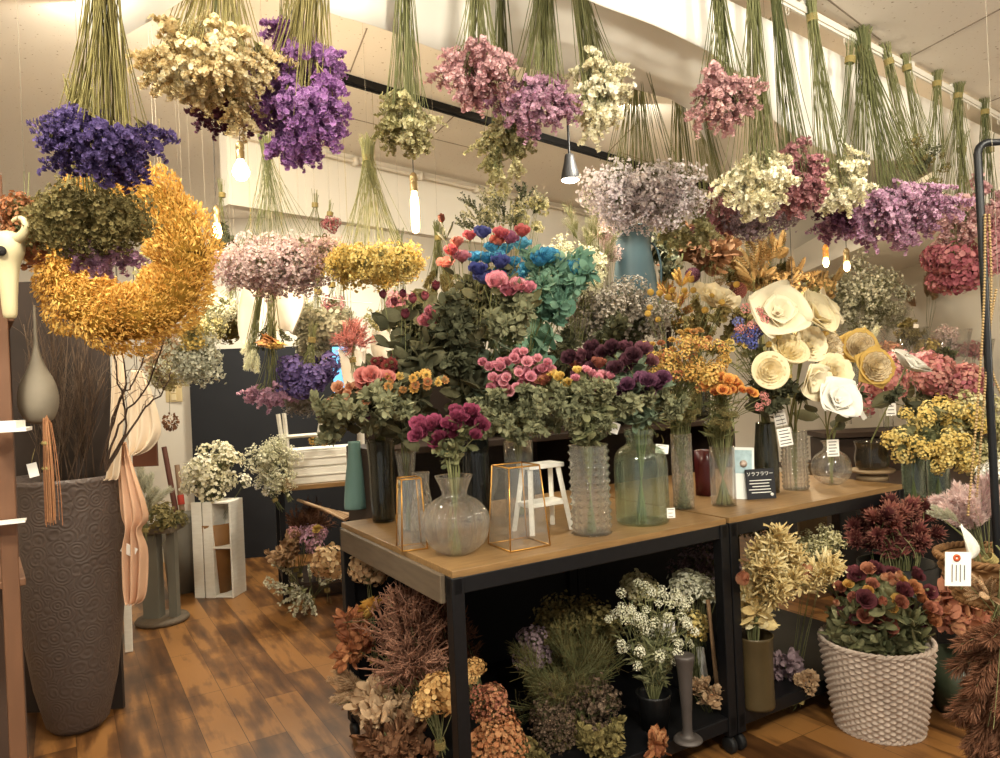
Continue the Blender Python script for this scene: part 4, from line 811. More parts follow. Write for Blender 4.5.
hang('crimson bunch half behind the black pole', (990, 150), (996, 240), (12, 30), 3.0, 'hydrangea', 'rosy', 8, .075, 12, rail=True)
hang('wide pale pink wispy bunch on a fine green cone of stems', (267, 154), (276, 262), (54, 19), 2.75, 'misty', 'wisp', 66, .075, 70, flare=.6, sw=.001)
hang('wide yellow wispy bunch on a fine green cone of stems', (368, 158), (370, 263), (45, 12), 2.75, 'misty', 'yellow', 56, .06, 90, flare=.6, sw=.001)
hang('pink lilac bunch hanging low before the black partition', (272, 336), (270, 390), (15, 9), 3.2, 'statice', 'mauve', 12, .05, 24, flare=.8)
hang('bright violet bunch hanging low before the black partition', (312, 340), (310, 374), (21, 13), 3.2, 'hydrangea', 'violet', 14, .065, 30, flare=.8)
hang('grey green fluffy tuft under the bright violet bunch', (305, 350), (303, 400), (18, 8), 3.4, 'misty', 'smoke', 8, .07, 12)
hang('round coral pink bunch wrapped in white paper hanging at the counter', (353, 360), (350, 338), (14, 15), 3.3, 'coral', 'coral', 16, .05, 20)
hang('pale grey flower bunch hanging left of the coral pink bunch', (318, 292), (316, 330), (20, 22), 3.4, 'hydrangea', 'silver', 12, .07, 20)
hang('small magenta tuft hung on the string above the counter', (332, 285), (334, 304), (10, 6), 3.5, 'small', 'rosepink', 6, .04, 8)
hang('green stem sheaf hanging upside down in white wrapping', (262, 276), (252, 352), (6, 12), 3.1, 'pampas', 'whitegreen', 8, .05, 50)
hang('dark green leafy bunch with tiny flowers hanging in white paper', (275, 290), (270, 332), (11, 9), 3.15, 'euca', 'darkgreen', 7, .05, 14)
hang('long olive stem sheaf hanging behind the red roses', (438, 238), (438, 280), (11, 20), 3.6, 'pampas', 'olive', 9, .06, 50)
hang('cream green flowers low right of the yellow wreath', (180, 220), (168, 290), (18, 40), 2.6, 'misty', 'green_cream', 14, .075, 20)
hang('pale silver green sprays beneath the wreath', (185, 260), (192, 358), (16, 14), 2.7, 'misty', 'silver', 14, .07, 20)
hang('cream flowers and a wooden cone by the switch plate', (165, 330), (172, 372), (18, 12), 2.9, 'small', 'green_cream', 12, .045, 16)
hang('small yellow and violet flowers right of the wreath', (195, 300), (190, 338), (12, 12), 2.6, 'small', 'yellow', 8, .04, 8)
hang('pale white flowers in the shop depth right of the wreath', (236, 280), (222, 310), (18, 14), 3.4, 'misty', 'whitegreen', 9, .08, 12)
# the dark leafy and red things fixed on the bulkhead's lower edge
hang('dark red small bunch behind the two wispy bunches', (330, 214), (328, 226), (8, 5), 3.9, 'small', 'crimson', 5, .04, 6)
hang('olive brown bunch hanging behind the wispy pink one', (315, 205), (315, 250), (24, 20), 3.9, 'leafy', 'olive', 10, .09, 14)
hang('faded bunch hanging in the dim corner behind the round bulb', (222, 195), (222, 236), (10, 16), 3.7, 'leafy', 'darkgreen', 6, .07, 14)
for i, (x, y) in enumerate(((770, 236), (783, 240), (720, 238), (733, 240), (748, 244))):
    hang('small green tied bundle hanging in the dim space behind the bronze foliage', (x, y), (x, y + 30), (5, 12), 4.8, 'small', 'olive', 5, .05, 14, group='small bundles behind the bronze foliage')

# yellow wreath
seed(5, 5); C = at(128, 258, 1.95); root = thing('yellow_wreath', 'big golden yellow wreath of feathery sprigs hanging at left', 'wreath', C, 0)
k = 1.95 / FL; n = 24000; a = N.rand(n) * 2 * PI; b = N.rand(n) * 2 * PI
RX, RZ, r_ = 60 * k, 62 * k, 30 * k
lump = 1 + .12 * np.sin(a * 7) + .08 * np.sin(a * 13 + 1)
rr = r_ * lump * (.78 + .34 * N.rand(n)); ox, oy = np.cos(b) * rr, np.sin(b) * rr
pos = np.stack([(RX + ox) * np.cos(a) - 4 * k, oy * .9, (RZ + ox) * np.sin(a)], -1)
out = np.stack([np.cos(b) * np.cos(a), np.sin(b), np.cos(b) * np.sin(a)], -1); tan = np.stack([-np.sin(a), 0 * a, np.cos(a)], -1)
g = G(); g.scatter(T_petal(.12, 1, .02, .2, 1, 2, base=.7), frames(pos, out * .75 + tan * .8 + N.randn(n, 3) * .5, .009 + .009 * N.rand(n)), 0, tint=np.clip(.5 + .35 * np.sin(a * 5) * N.rand(n) + .25 * N.randn(n), 0, 1)); tag_ = g.obj('foliage', P['gold'], root); tag_['kind'] = 'stuff'
g = G(); t = np.linspace(0, 2 * PI, 48); g.tubes(np.stack([RX * np.cos(t) - 4 * k, 0 * t, RZ * np.sin(t)], -1), r_ * .72, r_ * .72, 0, 12); g.obj('base_ring', mat('dark_gold_moss', '#a07a26', .95, noise=.8, scale=60, col2='#6f5218'), root)
g = G(); g.tubes([[0, .02, RZ], [0, .02, RZ + .3], [0, .02, ZC - C[2]]], .0015, .0015, 0, 4); g.obj('hanging_wire', CORD, root)

# dark bundle seen through the wreath, brown board behind, skull ornament, hanging string
# ================================================================= LEFT SIDE
BRW = mat('shelf_wood_brown', '#785238', .6, noise=.6, scale=6, col2='#5c3e2a', stretch=(6, 6, 1)); ORW = mat('shelf_wood_orange', '#b07a40', .55, noise=.6, scale=6, col2='#8a5a2c', stretch=(6, 6, 1))
p = at(18, 560, 1.75); root = thing('tall_shelf', 'tall brown wooden shelf frame at the left edge', 'shelf', (p[0] - .02, p[1], 0), .62)
g = G(); g.box((.0, 0, .98), (.035, .05, 1.96)); bev(g.obj('post', BRW, root, smooth=False))
g = G(); g.box((-.45, 0, .98), (.035, .05, 1.96)); bev(g.obj('post', BRW, root, smooth=False))
for z in (.99, .70 if False else .2, 1.62): g = G(); g.box((-.22, .13, z), (.5, .3, .018)); bev(g.obj('shelf_board', BRW, root, smooth=False))
g = G(); g.box((-.22, .02, .25), (.43, .02, .5)); bev(g.obj('front_panel', ORW, root, smooth=False))
g = G(); g.box((-.22, .29, .98), (.5, .012, 1.9)); g.obj('back_board', mat('back_board_dark', '#4a362a', .8), root, smooth=False)
p = at(8, 522, 1.7); g = G(); g.box((0, 0, 0), (.07, .05, .004), .5); tag(g.obj('white_card', CARD, loc=p, smooth=False), 'small white card jutting from the shelf at left edge', 'card')
p = onz(6, 432, at(8, 436, 1.7)[2]); g = G(); g.box((0, 0, 0), (.09, .07, .008), .4); g.box((-.005, .0, .012), (.07, .05, .016), .2); tag(g.obj('white_box', CARD, loc=at(6, 430, 1.66), smooth=False), 'small white packet lying on the shelf board at left edge', 'box')
# dark board behind planter and its cloth, pillars of dark fabric
BD = mat('brown_board', '#42362f', .85, noise=.7, scale=5, col2='#2e2621')
p = at(66, 480, 3.35); g = G(); g.box((0, 0, .98), (.44, .02, 1.96)); o = g.obj('brown_board', BD, loc=(p[0], p[1], 0), smooth=False); tag(o, 'tall dark brown board standing behind the embossed planter', 'board')
# skull ornament
S = at(8, 268, 1.45); root = thing('skull_ornament', 'ivory horned animal skull ornament with a curled horn at left edge', 'ornament', S, -.4)
IV = mat('ivory_bone', '#d8cba4', .5, noise=.4, scale=12, col2='#bfae82')
g = G(); g.lathe(smooth([(.002, -.1), (.014, -.095), (.018, -.05), (.024, 0), (.036, .03), (.034, .055), (.018, .07), (.002, .073)], 26), 24); o = g.obj('skull', IV, root); o.scale = (1, .75, 1)
for s_ in (-1, 1):
    g = G(); g.lathe([(.001, -.004), (.009, -.002), (.01, .003), (.001, .005)], 14); o = g.obj('eye_socket', mat('socket_dark', '#1d1814', .9), root); o.location = (s_ * .019, -.024, .028); o.rotation_euler = (PI / 2, 0, s_ * .4)
    t = np.linspace(0, 1, 14)[:, None]; a = t * 3.6; P3 = np.hstack([s_ * (.025 + .03 * np.sin(a) + .008 * t), 0 * t, .055 + .03 * (1 - np.cos(a)) * .8 - .01 * t]); g = G(); g.tubes(P3, .011, .003, 0, 8); g.obj('horn', IV, root)
# embossed planter
def emboss():
    m, nt, b = nodes_of('embossed_planter'); L = nt.links.new; b.inputs['Base Color'].default_value = lin('#5c4f48'); b.inputs['Roughness'].default_value = .5
    tc = nt.nodes.new('ShaderNodeTexCoord'); v = nt.nodes.new('ShaderNodeTexVoronoi'); v.inputs['Scale'].default_value = 17; L(tc.outputs['Object'], v.inputs['Vector'])
    m1 = nt.nodes.new('ShaderNodeMath'); m1.operation = 'MULTIPLY'; m1.inputs[1].default_value = 30; L(v.outputs['Distance'], m1.inputs[0]); s_ = nt.nodes.new('ShaderNodeMath'); s_.operation = 'SINE'; L(m1.outputs[0], s_.inputs[0])
    bp = nt.nodes.new('ShaderNodeBump'); bp.inputs['Strength'].default_value = .22; bp.inputs['Distance'].default_value = .005; L(s_.outputs[0], bp.inputs['Height']); L(bp.outputs[0], b.inputs['Normal']); return m
pl = onz(52, 742, 0) + [.03, .14, 0]; zt = at(70, 475, pl[1])[2]; kk = pl[1] / FL
root = thing('floor_planter', 'tall dark embossed planter with scrolling pattern holding twigs', 'planter', pl, 0)
g = G(); g.lathe([(.001, 0), (22 * kk, 0), (28 * kk, .03), (37 * kk, zt * .18), (43 * kk, zt * .36), (48 * kk, zt * .55), (52 * kk, zt * .72), (56 * kk, zt - .02), (57 * kk, zt), (53 * kk, zt), (52 * kk, zt - .04), (.05, zt - .08), (.001, zt - .08)], 64); g.obj('pot', emboss(), root)
for ob in root.children: ob.name = 'pot'
g = G(); g.lathe([(.001, 0), (50 * kk, .002), (50 * kk, -.006), (.001, -.006)], 32); o = g.obj('soil', BD, root); o.location = (0, 0, zt - .05)
# upright twig broom in the planter
seed(3, 9); base = pl + [0, 0, zt - .08]
for i in range(26):
    x, y = N.uniform(22, 108), N.uniform(300, 400); H = at(x, y, pl[1] + N.uniform(-.12, .15)); b = base + [N.uniform(-.1, .1), N.uniform(-.08, .08), 0]
    root = thing('twig_branch', 'dry brown twig branch standing in the embossed planter', 'branch', b, 0, 'dry twigs in the tall planter')
    e = H - b; n = 22; m_ = bez([[0, 0, 0]], e * .5 + [N.uniform(-.03, .03), 0, .04], e, 8); g = G(); g.tubes(m_, .003, .0016, 0, 4, tint=[.3])
    q = N.randint(2, 7, n); s_ = m_[0][q]; g.tubes(bez(s_, s_ + N.randn(n, 3) * .015 + [0, 0, .06], s_ + N.randn(n, 3) * .035 + [0, 0, .16], 4), .0014, .0007, 0, 3)
    g.obj('twigs', P['twig'], root)
g = G(); e0_ = at(108, 460, 2.2); 
for i, pts in enumerate((((105, 470), (122, 420), (150, 380), (168, 330)), ((108, 465), (125, 430), (118, 380), (112, 335)), ((106, 470), (140, 415), (160, 395), (172, 372)), ((104, 468), (118, 400), (132, 385), (150, 340)), ((100, 470), (112, 425), (125, 370), (105, 300)))):
    q = np.array([at(x, y, 2.35 + .03 * i) for x, y in pts]); q = smooth(q, 18) + N.randn(18, 3) * .003
    root = thing('bare_branch', ('long bare dark branch arching right from the planter toward the peach cloth', 'bare branch rising steeply from the planter', 'bare branch ending by the wooden cone', 'crooked bare branch from the planter between the others', 'bare branch reaching up to the wreath')[i], 'branch', q[0]); g = G(); g.tubes(q - q[0], .0042, .0018, 0, 5, tint=[.1]); g.obj('wood', P['twig'], root)
    g = G(); s_ = (q - q[0])[6:17]; g.tubes(bez(s_, s_ + N.randn(11, 3) * .012 + [.0, 0, .02], s_ + N.randn(11, 3) * .03 + [0, 0, .05], 4), .0015, .0008, 0, 3); g.obj('side_twigs', P['twig'], root)
# hanging tassel with an onion-shaped dry head
T = at(45, 420, 1.75); root = thing('straw_tassel', 'orange straw tassel braid hanging by the shelf post', 'tassel', T, 0); seed(4, 4)
g = G(); k = 44; P0_ = N.randn(k, 3) * .004; e = P0_ * 2.2 + [0, 0, -.24]; g.tubes(bez(P0_, P0_ * 2.2 + [0, 0, -.1], e, 6), .0016, .001, 0, 3); g.obj('straw', pal('straw_orange', '#a8683a', '#c88a52', '#8c5430'), root)
g = G(); g.lathe([(.008, -.06), (.012, -.055), (.008, -.05)], 12); g.lathe([(.008, -.12), (.012, -.115), (.008, -.11)], 12); g.obj('binding', TWINE, root)
T = at(36, 345, 1.85); root = thing('dry_gourd', 'greyish dried gourd-shaped pod hanging above the straw tassel', 'dried pod', T, 0)
g = G(); g.lathe(smooth([(.002, -.2), (.03, -.19), (.045, -.15), (.04, -.1), (.018, -.05), (.006, 0), (.003, .1)], 24), 20); o = g.obj('pod', mat('gourd_grey', '#8d8270', .7, noise=.6, scale=14, col2='#6a6050'), root)

# peach and cream garments hanging behind the planter
def drape(name, label, pts, d, m, folds=5, amp=.012, cat='cloth'):
    """pts: rows of (xl, xr, y) in the photograph; a hanging folded cloth of those widths"""
    rows = smooth(np.array(pts, float), 26); n = 40; P_g = np.zeros((len(rows), n, 3)); O = at(*(rows[0][[0, 2]]), d)
    for i, (xl, xr, y) in enumerate(rows):
        for j in range(n):
            f = j / (n - 1); q = at(xl + (xr - xl) * f, y, d); q = q + [0, amp * math.sin(f * folds * 2 * PI + i * .12) * (.4 + i / len(rows)), 0]; P_g[i, j] = q - O
    g = G(); g.grid(P_g); o = g.obj(name, m, loc=O); o.modifiers.new('t', 'SOLIDIFY').thickness = .003; e_ = P_g[0, n // 2]
    g = G(); g.tubes([e_, e_ + [0, .01, (ZC - O[2]) / 2], e_ + [0, .02, ZC - O[2] - e_[2]]], .0015, .0015, 0, 4); g.obj('hanging_loop', CORD, o); return tag(o, label, cat)
PEACH = mat('peach_cloth', '#dcb596', .9, noise=.4, scale=6, col2='#cfa282'); CREAMC = mat('cream_cloth', '#e3d0b8', .9, noise=.4, scale=6, col2='#d3bd9f')
drape('hanging_cloth', 'cream cloth hanging in folds beside the bare branches', [(132, 142, 370), (127, 152, 395), (125, 160, 430), (128, 150, 448), (130, 136, 455)], 3.0, CREAMC, 3)
drape('hanging_cloth', 'pale apron strip hanging behind the branches left of the cream cloth', [(113, 124, 350), (110, 124, 400), (106, 118, 470), (104, 114, 480)], 3.05, CREAMC, 2)
drape('hanging_apron', 'long peach cloth hanging down to the leaning white planks', [(121, 126, 442), (118, 134, 470), (120, 148, 515), (124, 140, 530), (120, 146, 550), (122, 145, 585), (125, 142, 600), (128, 136, 604)], 3.1, PEACH, 3, .018)
# leaning white planks
for i, (x0, y0, x1, y1, ww, lb) in enumerate(((116, 580, 116, 700, .045, 'narrow white plank leaning beside the planter, left one'), (127, 590, 127, 668, .04, 'narrow white plank leaning beside the planter, right one'))):
    b = onz(x1 + 2, y1 - 4 - 12 * i, 0); t = at(x0, y0, b[1] + .02); ax = unit(t - b); Lp = np.linalg.norm(t - b); g = G(); g.box((0, 0, Lp / 2), (ww, .016, Lp)); o = bev(g.obj('white_plank', WHITEWOOD, loc=b, smooth=False)); o.rotation_euler = Vector(V(ax)).to_track_quat('Z', 'Y').to_euler(); tag(o, lb, 'plank')
# cutting board, switch plate, cone, brooms and bottles near the door
p = at(145, 447, 3.6); g = G(); g.box((0, 0, 0), (.12, .016, .19)); g.box((0, 0, .12), (.03, .016, .06)); g.tubes([[0, 0, .14], [0, 0, .6], [0, .01, ZC - p[2]]], .001, .001, 0, 4); tag(bev(g.obj('hanging_board', mat('walnut', '#5e3826', .5), loc=p, smooth=False), .006), 'dark brown rounded board hanging behind the cream cloth', 'board')
yb = bw0 + bd * -.25; p = at(174, 392, bw0[1] - .03); root = thing('light_switch', 'cream light switch plate on the pale wall beside the black partition', 'switch', p, 0); SWP = mat('switch_cream', '#cdb88a', .5)
g = G(); g.box((0, 0, 0), (.14, .012, .17)); bev(g.obj('plate', SWP, root, smooth=False), .004); g = G(); g.box((0, -.008, .02), (.04, .008, .06)); g.box((0, -.008, -.045), (.04, .008, .05)); bev(g.obj('rocker', mat('switch_light', '#e0cfa6', .5), root, smooth=False))
p = at(170, 415, 3.2); g = G(); link_ = link('pine_cone', cluster('cone', P['brown'], 0), None, mw=None); link_.matrix_world = mx(p, [.2, -.3, -1], .05); g = G(); g.tubes([[0, 0, 0], [0, .01, .8], [0, .02, 1.3]], .001, .001, 0, 4); o_ = g.obj('string', TWINE, loc=link_.matrix_world.translation); bpy.context.view_layer.update(); o_.parent = link_; o_.matrix_parent_inverse = link_.matrix_world.inverted(); tag(link_, 'brown wooden cone hanging under the cream flowers by the switch', 'cone')
for i, (x0, y0, x1, y1, c, lb) in enumerate(((164, 447, 182, 545, '#5a3226', 'dark brown broom handle leaning on the pale wall'), (177, 465, 186, 545, '#8a7058', 'tan stick with red band leaning beside the broom handle'))):
    t = at(x0, y0, 5.6); b = at(x1, y1, 5.5); root = thing('leaning_stick', lb, 'stick', b); e = t - b; g = G(); g.tubes([[0, 0, 0], e / 2, e], .022, .02, 0, 8); g.obj('handle', mat('stick%d' % i, c, .6), root)
    if i: g = G(); g.tubes([e * .5, e * .55, e * .62], .026, .026, 0, 8); g.obj('red_band', mat('band_red', '#b03a2a', .6), root)
gp = onz(186, 580, 0); GR = mat('bucket_grey', '#7b7466', .6, noise=.5, scale=8, col2='#5e584c')
p = at(183, 545, 5.3); g = G(); g.lathe([(.001, 0), (.11, 0), (.15, .55), (.14, .55), (.1, .02), (.001, .02)], 28); tag(g.obj('grey_bin', GR, loc=(p[0], p[1], 0)), 'grey bin holding sticks by the pale wall', 'bin')
p = at(160, 560, 4.6); root = thing('low_stool', 'low pale wooden stand with round foot behind the peach cloth', 'stool', (p[0], p[1], 0)); g = G(); g.lathe([(.001, 0), (.15, 0), (.16, .015), (.15, .03), (.001, .03)], 30); g.obj('foot', GREYW, root)
g = G(); g.box((-.05, 0, .3), (.1, .08, .54)); g.box((.08, 0, .3), (.05, .05, .54)); g.obj('column', mat('grey_wood', '#6a665a', .7), root, smooth=False); g = G(); g.box((0, 0, .58), (.24, .2, .03)); g.obj('top', GREYW, root, smooth=False)
hang('dried yellow green flowers lying on the low stand by the peach cloth', (150, 560), (160, 518), (24, 12), 4.6, 'small', 'olive', 14, .07, 10, name='dried_flower_pile')
hang('grey pink sprig upright in a small jar behind the peach cloth', (145, 530), (148, 492), (10, 14), 4.2, 'pampas', 'silver', 8, .08, 8)
# wrapped cream bouquet in a brown sleeve
Bp = at(217, 540, 5.2); root_ = bunch('bouquet of tiny cream flowers standing against the black partition', (216, 528), (217, 470), (26, 24), 5.2, 'small', P['ivory'], 34, .085, 40, name='standing_bouquet', flare=.4)
g = G(); g.lathe([(.001, 0), (.09, 0), (.12, .3), (.14, .5), (.13, .5), (.11, .3), (.08, .02), (.001, .02)], 28); tag(g.obj('brown_crock', mat('crock_brown', '#94693a', .6, noise=.5, scale=8, col2='#76502a'), loc=(at(217, 540, 5.2)[0], 5.2, 0)), 'brown paper covered pot under the cream bouquet', 'pot')
# white open crate standing on end
cb = onz(203, 598, 0); root = thing('white_crate', 'white wooden box shelf standing upright on the floor', 'crate', cb, -.15); zt = at(205, 502, cb[1])[2]; kk = cb[1] / FL; CW = 36 * kk; cdp = .17
g = G(); g.box((-.02, .0, zt / 2), (.075, .012, zt), .0); g.box((.055, -.0, zt / 2), (.06, .012, zt)); bev(g.obj('side_board', WHITEWOOD, root, smooth=False))
g = G(); g.box((.085, cdp / 2 + .0, zt - .008), (.012, cdp, .016)) if False else None
for x in (.09, .225): g = G(); g.box((x, cdp / 2, zt / 2), (.012, cdp + .01, zt)); bev(g.obj('panel', WHITEWOOD, root, smooth=False))
for z in (.008, zt * .52, zt - .008): g = G(); g.box((.157, cdp / 2, z), (.125, cdp, .014)); bev(g.obj('slat', WHITEWOOD, root, smooth=False))
g = G(); g.box((.157, cdp, zt / 2), (.14, .008, zt)); g.obj('back_board', WHITEWOOD, root, smooth=False)

# ================================================================= BACK TABLE WITH WHITE BOXES
q0 = onz(278, 487, .78); BT = .78
root = thing('side_table', 'small wooden side table behind the front table carrying white boxes', 'table', (q0[0], q0[1], 0), .35)
g = G(); g.box((.45, .25, BT - .015), (.9, .55, .03)); bev(g.obj('tabletop', TOPW, root, smooth=False))
for x in (.02, .86):
    for y in (.0, .5): g = G(); g.box((x, y, BT / 2), (.035, .035, BT - .03)); g.obj('leg', BLACK, root, smooth=False)
g = G(); g.box((.45, .25, .12), (.88, .5, .02)); g.obj('lower_shelf', DW, root, smooth=False)
for i, lb in enumerate(('lower long white wooden box on the side table', 'upper long white wooden box on the side table')):
    g = G(); g.box((.31, .16, .05), (.44, .24, .1)); g.box((.31, .16, .107), (.42, .22, .012)); g.box((.31, .036, .055), (.38, .008, .012)); p = np.array([q0[0], q0[1], BT + .001 + i * .114]); o = bev(g.obj('white_box', WHITEWOOD, loc=p, smooth=False)); o.rotation_euler = (0, 0, .35); tag(o, lb, 'box')
zt = BT + .22; p = at(316, 447, q0[1] + .1); root = thing('white_easel_frame', 'white wooden easel frame standing behind the white boxes', 'frame', at(300, 478, q0[1] + .0), .3)
for (xa, ya, xb, yb_) in ((278, 414, 287, 473), (284, 413, 290, 473), (322, 415, 318, 440), (326, 415, 323, 440)):
    a_, b_ = at(xa, ya, q0[1]) - np.array(root.location), at(xb, yb_, q0[1]) - np.array(root.location)
    Rz = np.array([[math.cos(.3), math.sin(.3), 0], [-math.sin(.3), math.cos(.3), 0], [0, 0, 1]]); g = G(); g.tubes([Rz @ a_, Rz @ ((a_ + b_) / 2), Rz @ b_], .014, .014, 0, 4); g.obj('upright', WHITEWOOD, root, smooth=False)
a_, b_ = at(284, 437, q0[1]) - np.array(root.location), at(324, 434, q0[1]) - np.array(root.location); g = G(); g.tubes([Rz @ a_, Rz @ ((a_ + b_) / 2), Rz @ b_], .013, .013, 0, 4); g.obj('crossbar', WHITEWOOD, root, smooth=False)
hang('small dried sprig lying in the open lid of the upper white box', (312, 438), (318, 441), (10, 2), q0[1] + .05, 'small', 'ochre', 6, .035, 6, name='dried_sprig', up=.02)
hang('airy white flowers left of the white easel frame', (285, 490), (272, 462), (17, 22), q0[1] - .1, 'misty', 'whitegreen', 18, .085, 24)
hang('small white flowers low left of the side table', (275, 500), (266, 485), (8, 8), q0[1] - .1, 'small', 'white', 6, .04, 8)
g = G(); bp_ = at(335, 375, 5.3); bp_ = p0 + dd * (np.linalg.norm(p1 - p0) * .93); zb_ = 1.55; g.box((0, 0, 0), (.15, .02, .6), math.atan2(dd[1], dd[0])); o = tag(g.obj('blue_panel', mat('blue_screen', '#5fa8e0', .4, emit=.6), loc=bp_ - n_ * .013 + [0, 0, 1.46], smooth=False), 'bright blue lit panel showing behind the hanging bunches', 'screen')
# flowers on the lower shelf of the side table
hang('rust coloured small bunch upright inside the side table', (300, 575), (305, 520), (18, 16), q0[1] + .2, 'coral', 'rust', 12, .09, 14)
hang('purple and pink flower bunch on the side table lower shelf', (325, 570), (316, 534), (16, 15), q0[1] + .05, 'small', 'mauve', 14, .055, 20)
hang('single pink flower at the left of the side table', (296, 570), (293, 533), (5, 4), q0[1], 'small', 'rosepink', 3, .05, 3)
hang('pale yellow daisies among the purple flowers', (318, 570), (315, 527), (6, 4), q0[1] - .05, 'straw', 'yellow', 4, .035, 4, green=P['ochre'])
hang('tan hydrangea head low between the tables, left one', (327, 590), (325, 566), (3, 2), q0[1] - .4, 'hydrangea', 'hydbrown', 2, .115, 3, name='dried_hydrangea')
hang('tan hydrangea head low between the tables, right one', (374, 660), (366, 573), (3, 2), 2.95, 'hydrangea', 'hydbrown', 2, .075, 3, name='dried_hydrangea')
hang('dusty green leafy sprays at the foot of the side table', (312, 600), (310, 583), (30, 14), q0[1] - .1, 'euca', 'silver', 12, .1, 14)
hang('brown dry leaves bunch at the left of the tan hydrangea', (292, 590), (293, 555), (12, 8), q0[1] - .05, 'leafy', 'tan', 6, .09, 8)
for i in range(6):
    a_, b_ = at(298 + 7 * i, 500 + 3 * i, q0[1] + .1), at(345 + 2 * i, 520 - 1 * i, q0[1] - .35); root = thing('cut_branch', 'short tan cut branch bundled on the side table', 'branch', a_, 0, 'cut branches beside the front table'); g = G(); g.tubes([[0, 0, 0], (b_ - a_) * .5 + [0, 0, .012], b_ - a_], .011, .009, 0, 6); g.obj('wood', P['tan'], root)

# ================================================================= FLOWERS IN THE TABLE VASES
def fl(label, v, pts, kind, p, hs, **k): return blooms(label, v, pts, kind, P[p], hs, **k)
ST = dict(name='strawflower', cat='flower'); RO = dict(name='dried_rose', cat='rose')
fl('magenta ruffled bloom in the ribbed round vase', v_rib, cloud(450, 430, 36, 18, 2.36, 26), 'rose', 'magenta', .029, group='magenta blooms in the ribbed vase', name='dried_peony', cat='flower', leaves=5, lsize=.04, leafmat=LEAF, stem=STEM)
G1 = 'strawflowers over the back left table corner'
fl('golden yellow strawflower in the slim smoky vase', v_dark1, cloud(410, 383, 36, 11, 2.6, 30), 'straw', 'ochre', .022, group='golden strawflowers in the slim smoky vase', leaves=9, lsize=.07, leafmat=LEAFD, **ST)
fl('peach strawflower at the left of the slim smoky vase', v_dark1, cloud(354, 394, 28, 14, 2.65, 20), 'rose', 'peach', .022, group='peach blooms over the slim smoky vase', leaves=9, lsize=.07, leafmat=LEAFD, name='dried_rose', cat='rose')
fl('coral pink bloom in the middle of the strawflower cluster', v_dark1, cloud(376, 382, 18, 8, 2.62, 8), 'rose', 'coral', .036, group='coral blooms amid the strawflowers', leaves=8, lsize=.07, leafmat=LEAFD, **RO)
fl('dark red strawflower standing above the yellow ones', v_dark1, cloud(392, 365, 20, 9, 2.7, 8), 'straw', 'redstraw', .03, group='dark red strawflowers', leaves=6, lsize=.07, leafmat=LEAFD, **ST)
fl('dull plum bud hanging low among dark leaves at left', v_dark1, [at(366, 418, 2.5), at(324, 417, 2.6)], 'bud', 'plum', .035, group='plum buds among dark leaves', leaves=12, lsize=.085, leafmat=LEAFD, **RO)
fl('deep burgundy rosebud on a tall leafy stem above the strawflowers', v_dark2, [at(x, y, 2.7 + (i % 3) * .07) for i, (x, y) in enumerate(((403, 297), (413, 303), (436, 290), (384, 298), (395, 305), (430, 315), (441, 318), (425, 300), (452, 322), (405, 318)))], 'bud', 'burgundy', .036, group='tall burgundy rosebuds', leaves=16, lsize=.085, leafmat=LEAFD, lz=(.1, .97), **RO)
fl('magenta pink petalled bloom beside the tall burgundy rosebuds', v_dark2, cloud(438, 325, 16, 12, 2.75, 8), 'rose', 'rosepink', .034, group='pink blooms beside the burgundy rosebuds', leaves=14, lsize=.09, leafmat=LEAFD, lz=(.1, .9), **RO)
fl('lone brown rosebud on the tallest dark stem', v_mid, [at(442, 222, 2.8)], 'bud', 'copper', .032, leaves=16, lsize=.06, leafmat=LEAFD, lz=(.3, .97), **RO)
fl('sunset coloured rose with pink and orange petals left of the blue ones', v_mid, [at(x, y, 2.85) for x, y in ((458, 246), (470, 240), (462, 262), (452, 255), (500, 238), (508, 243), (522, 236), (498, 246), (447, 268))], 'rose', 'rainbow1', .038, group='sunset roses', leaves=8, lsize=.06, leafmat=LEAFD, **RO)
fl('deep violet blue rose above the turquoise blooms', v_mid, [at(x, y, 2.82) for x, y in ((482, 238), (478, 275), (484, 284), (500, 268))], 'rose', 'deepblue', .05, group='violet blue roses', leaves=8, lsize=.06, leafmat=LEAFD, **RO)
fl('turquoise blue dyed rose', v_back, [at(x, y, 2.85 + .05 * (i % 3)) for i, (x, y) in enumerate(((487, 263), (505, 254), (520, 250), (497, 262), (512, 268), (528, 262), (540, 266), (505, 278), (518, 280), (548, 262), (556, 268), (570, 268), (575, 274), (476, 262), (530, 274), (493, 252)))], 'rose', 'blue', .045, group='turquoise roses', leaves=0, **RO)
fl('pink red rose in front of the turquoise roses', v_back, [at(x, y, 2.7) for x, y in ((517, 290), (527, 293), (497, 286), (509, 294))], 'rose', 'rosepink', .044, group='pink red roses below the turquoise ones', leaves=10, lsize=.08, leafmat=LEAF, **RO)
seed(56, 31); fl('teal green leafy spray below the turquoise roses', v_back, cloud(552, 312, 24, 28, 2.95, 12), 'leafy', 'teal', .1, name='dyed_leaf_spray', cat='foliage', group='teal leaf sprays', leaves=8, lsize=.075, leafmat=P['teal'], leaf=T_round, part='leaf_cluster')
fl('broad grey green leaf spray standing behind the pink spray roses', v_mid, cloud(505, 330, 24, 18, 2.78, 7), 'leafy', 'greyleaf', .075, name='leaf_spray', cat='foliage', group='leaf sprays behind the pink roses', leaves=8, lsize=.075, leafmat=LEAFG, leaf=T_round, part='leaf_cluster')
fl('pale pink spray rose in the cylinder behind the gold framed terrarium', v_back, cloud(518, 372, 38, 27, 2.62, 40, dep=.4), 'rose', 'rosepink', .021, group='pink spray roses behind the terrarium', leaves=22, lsize=.042, leafmat=LEAF, lz=(.0, .93), **RO)
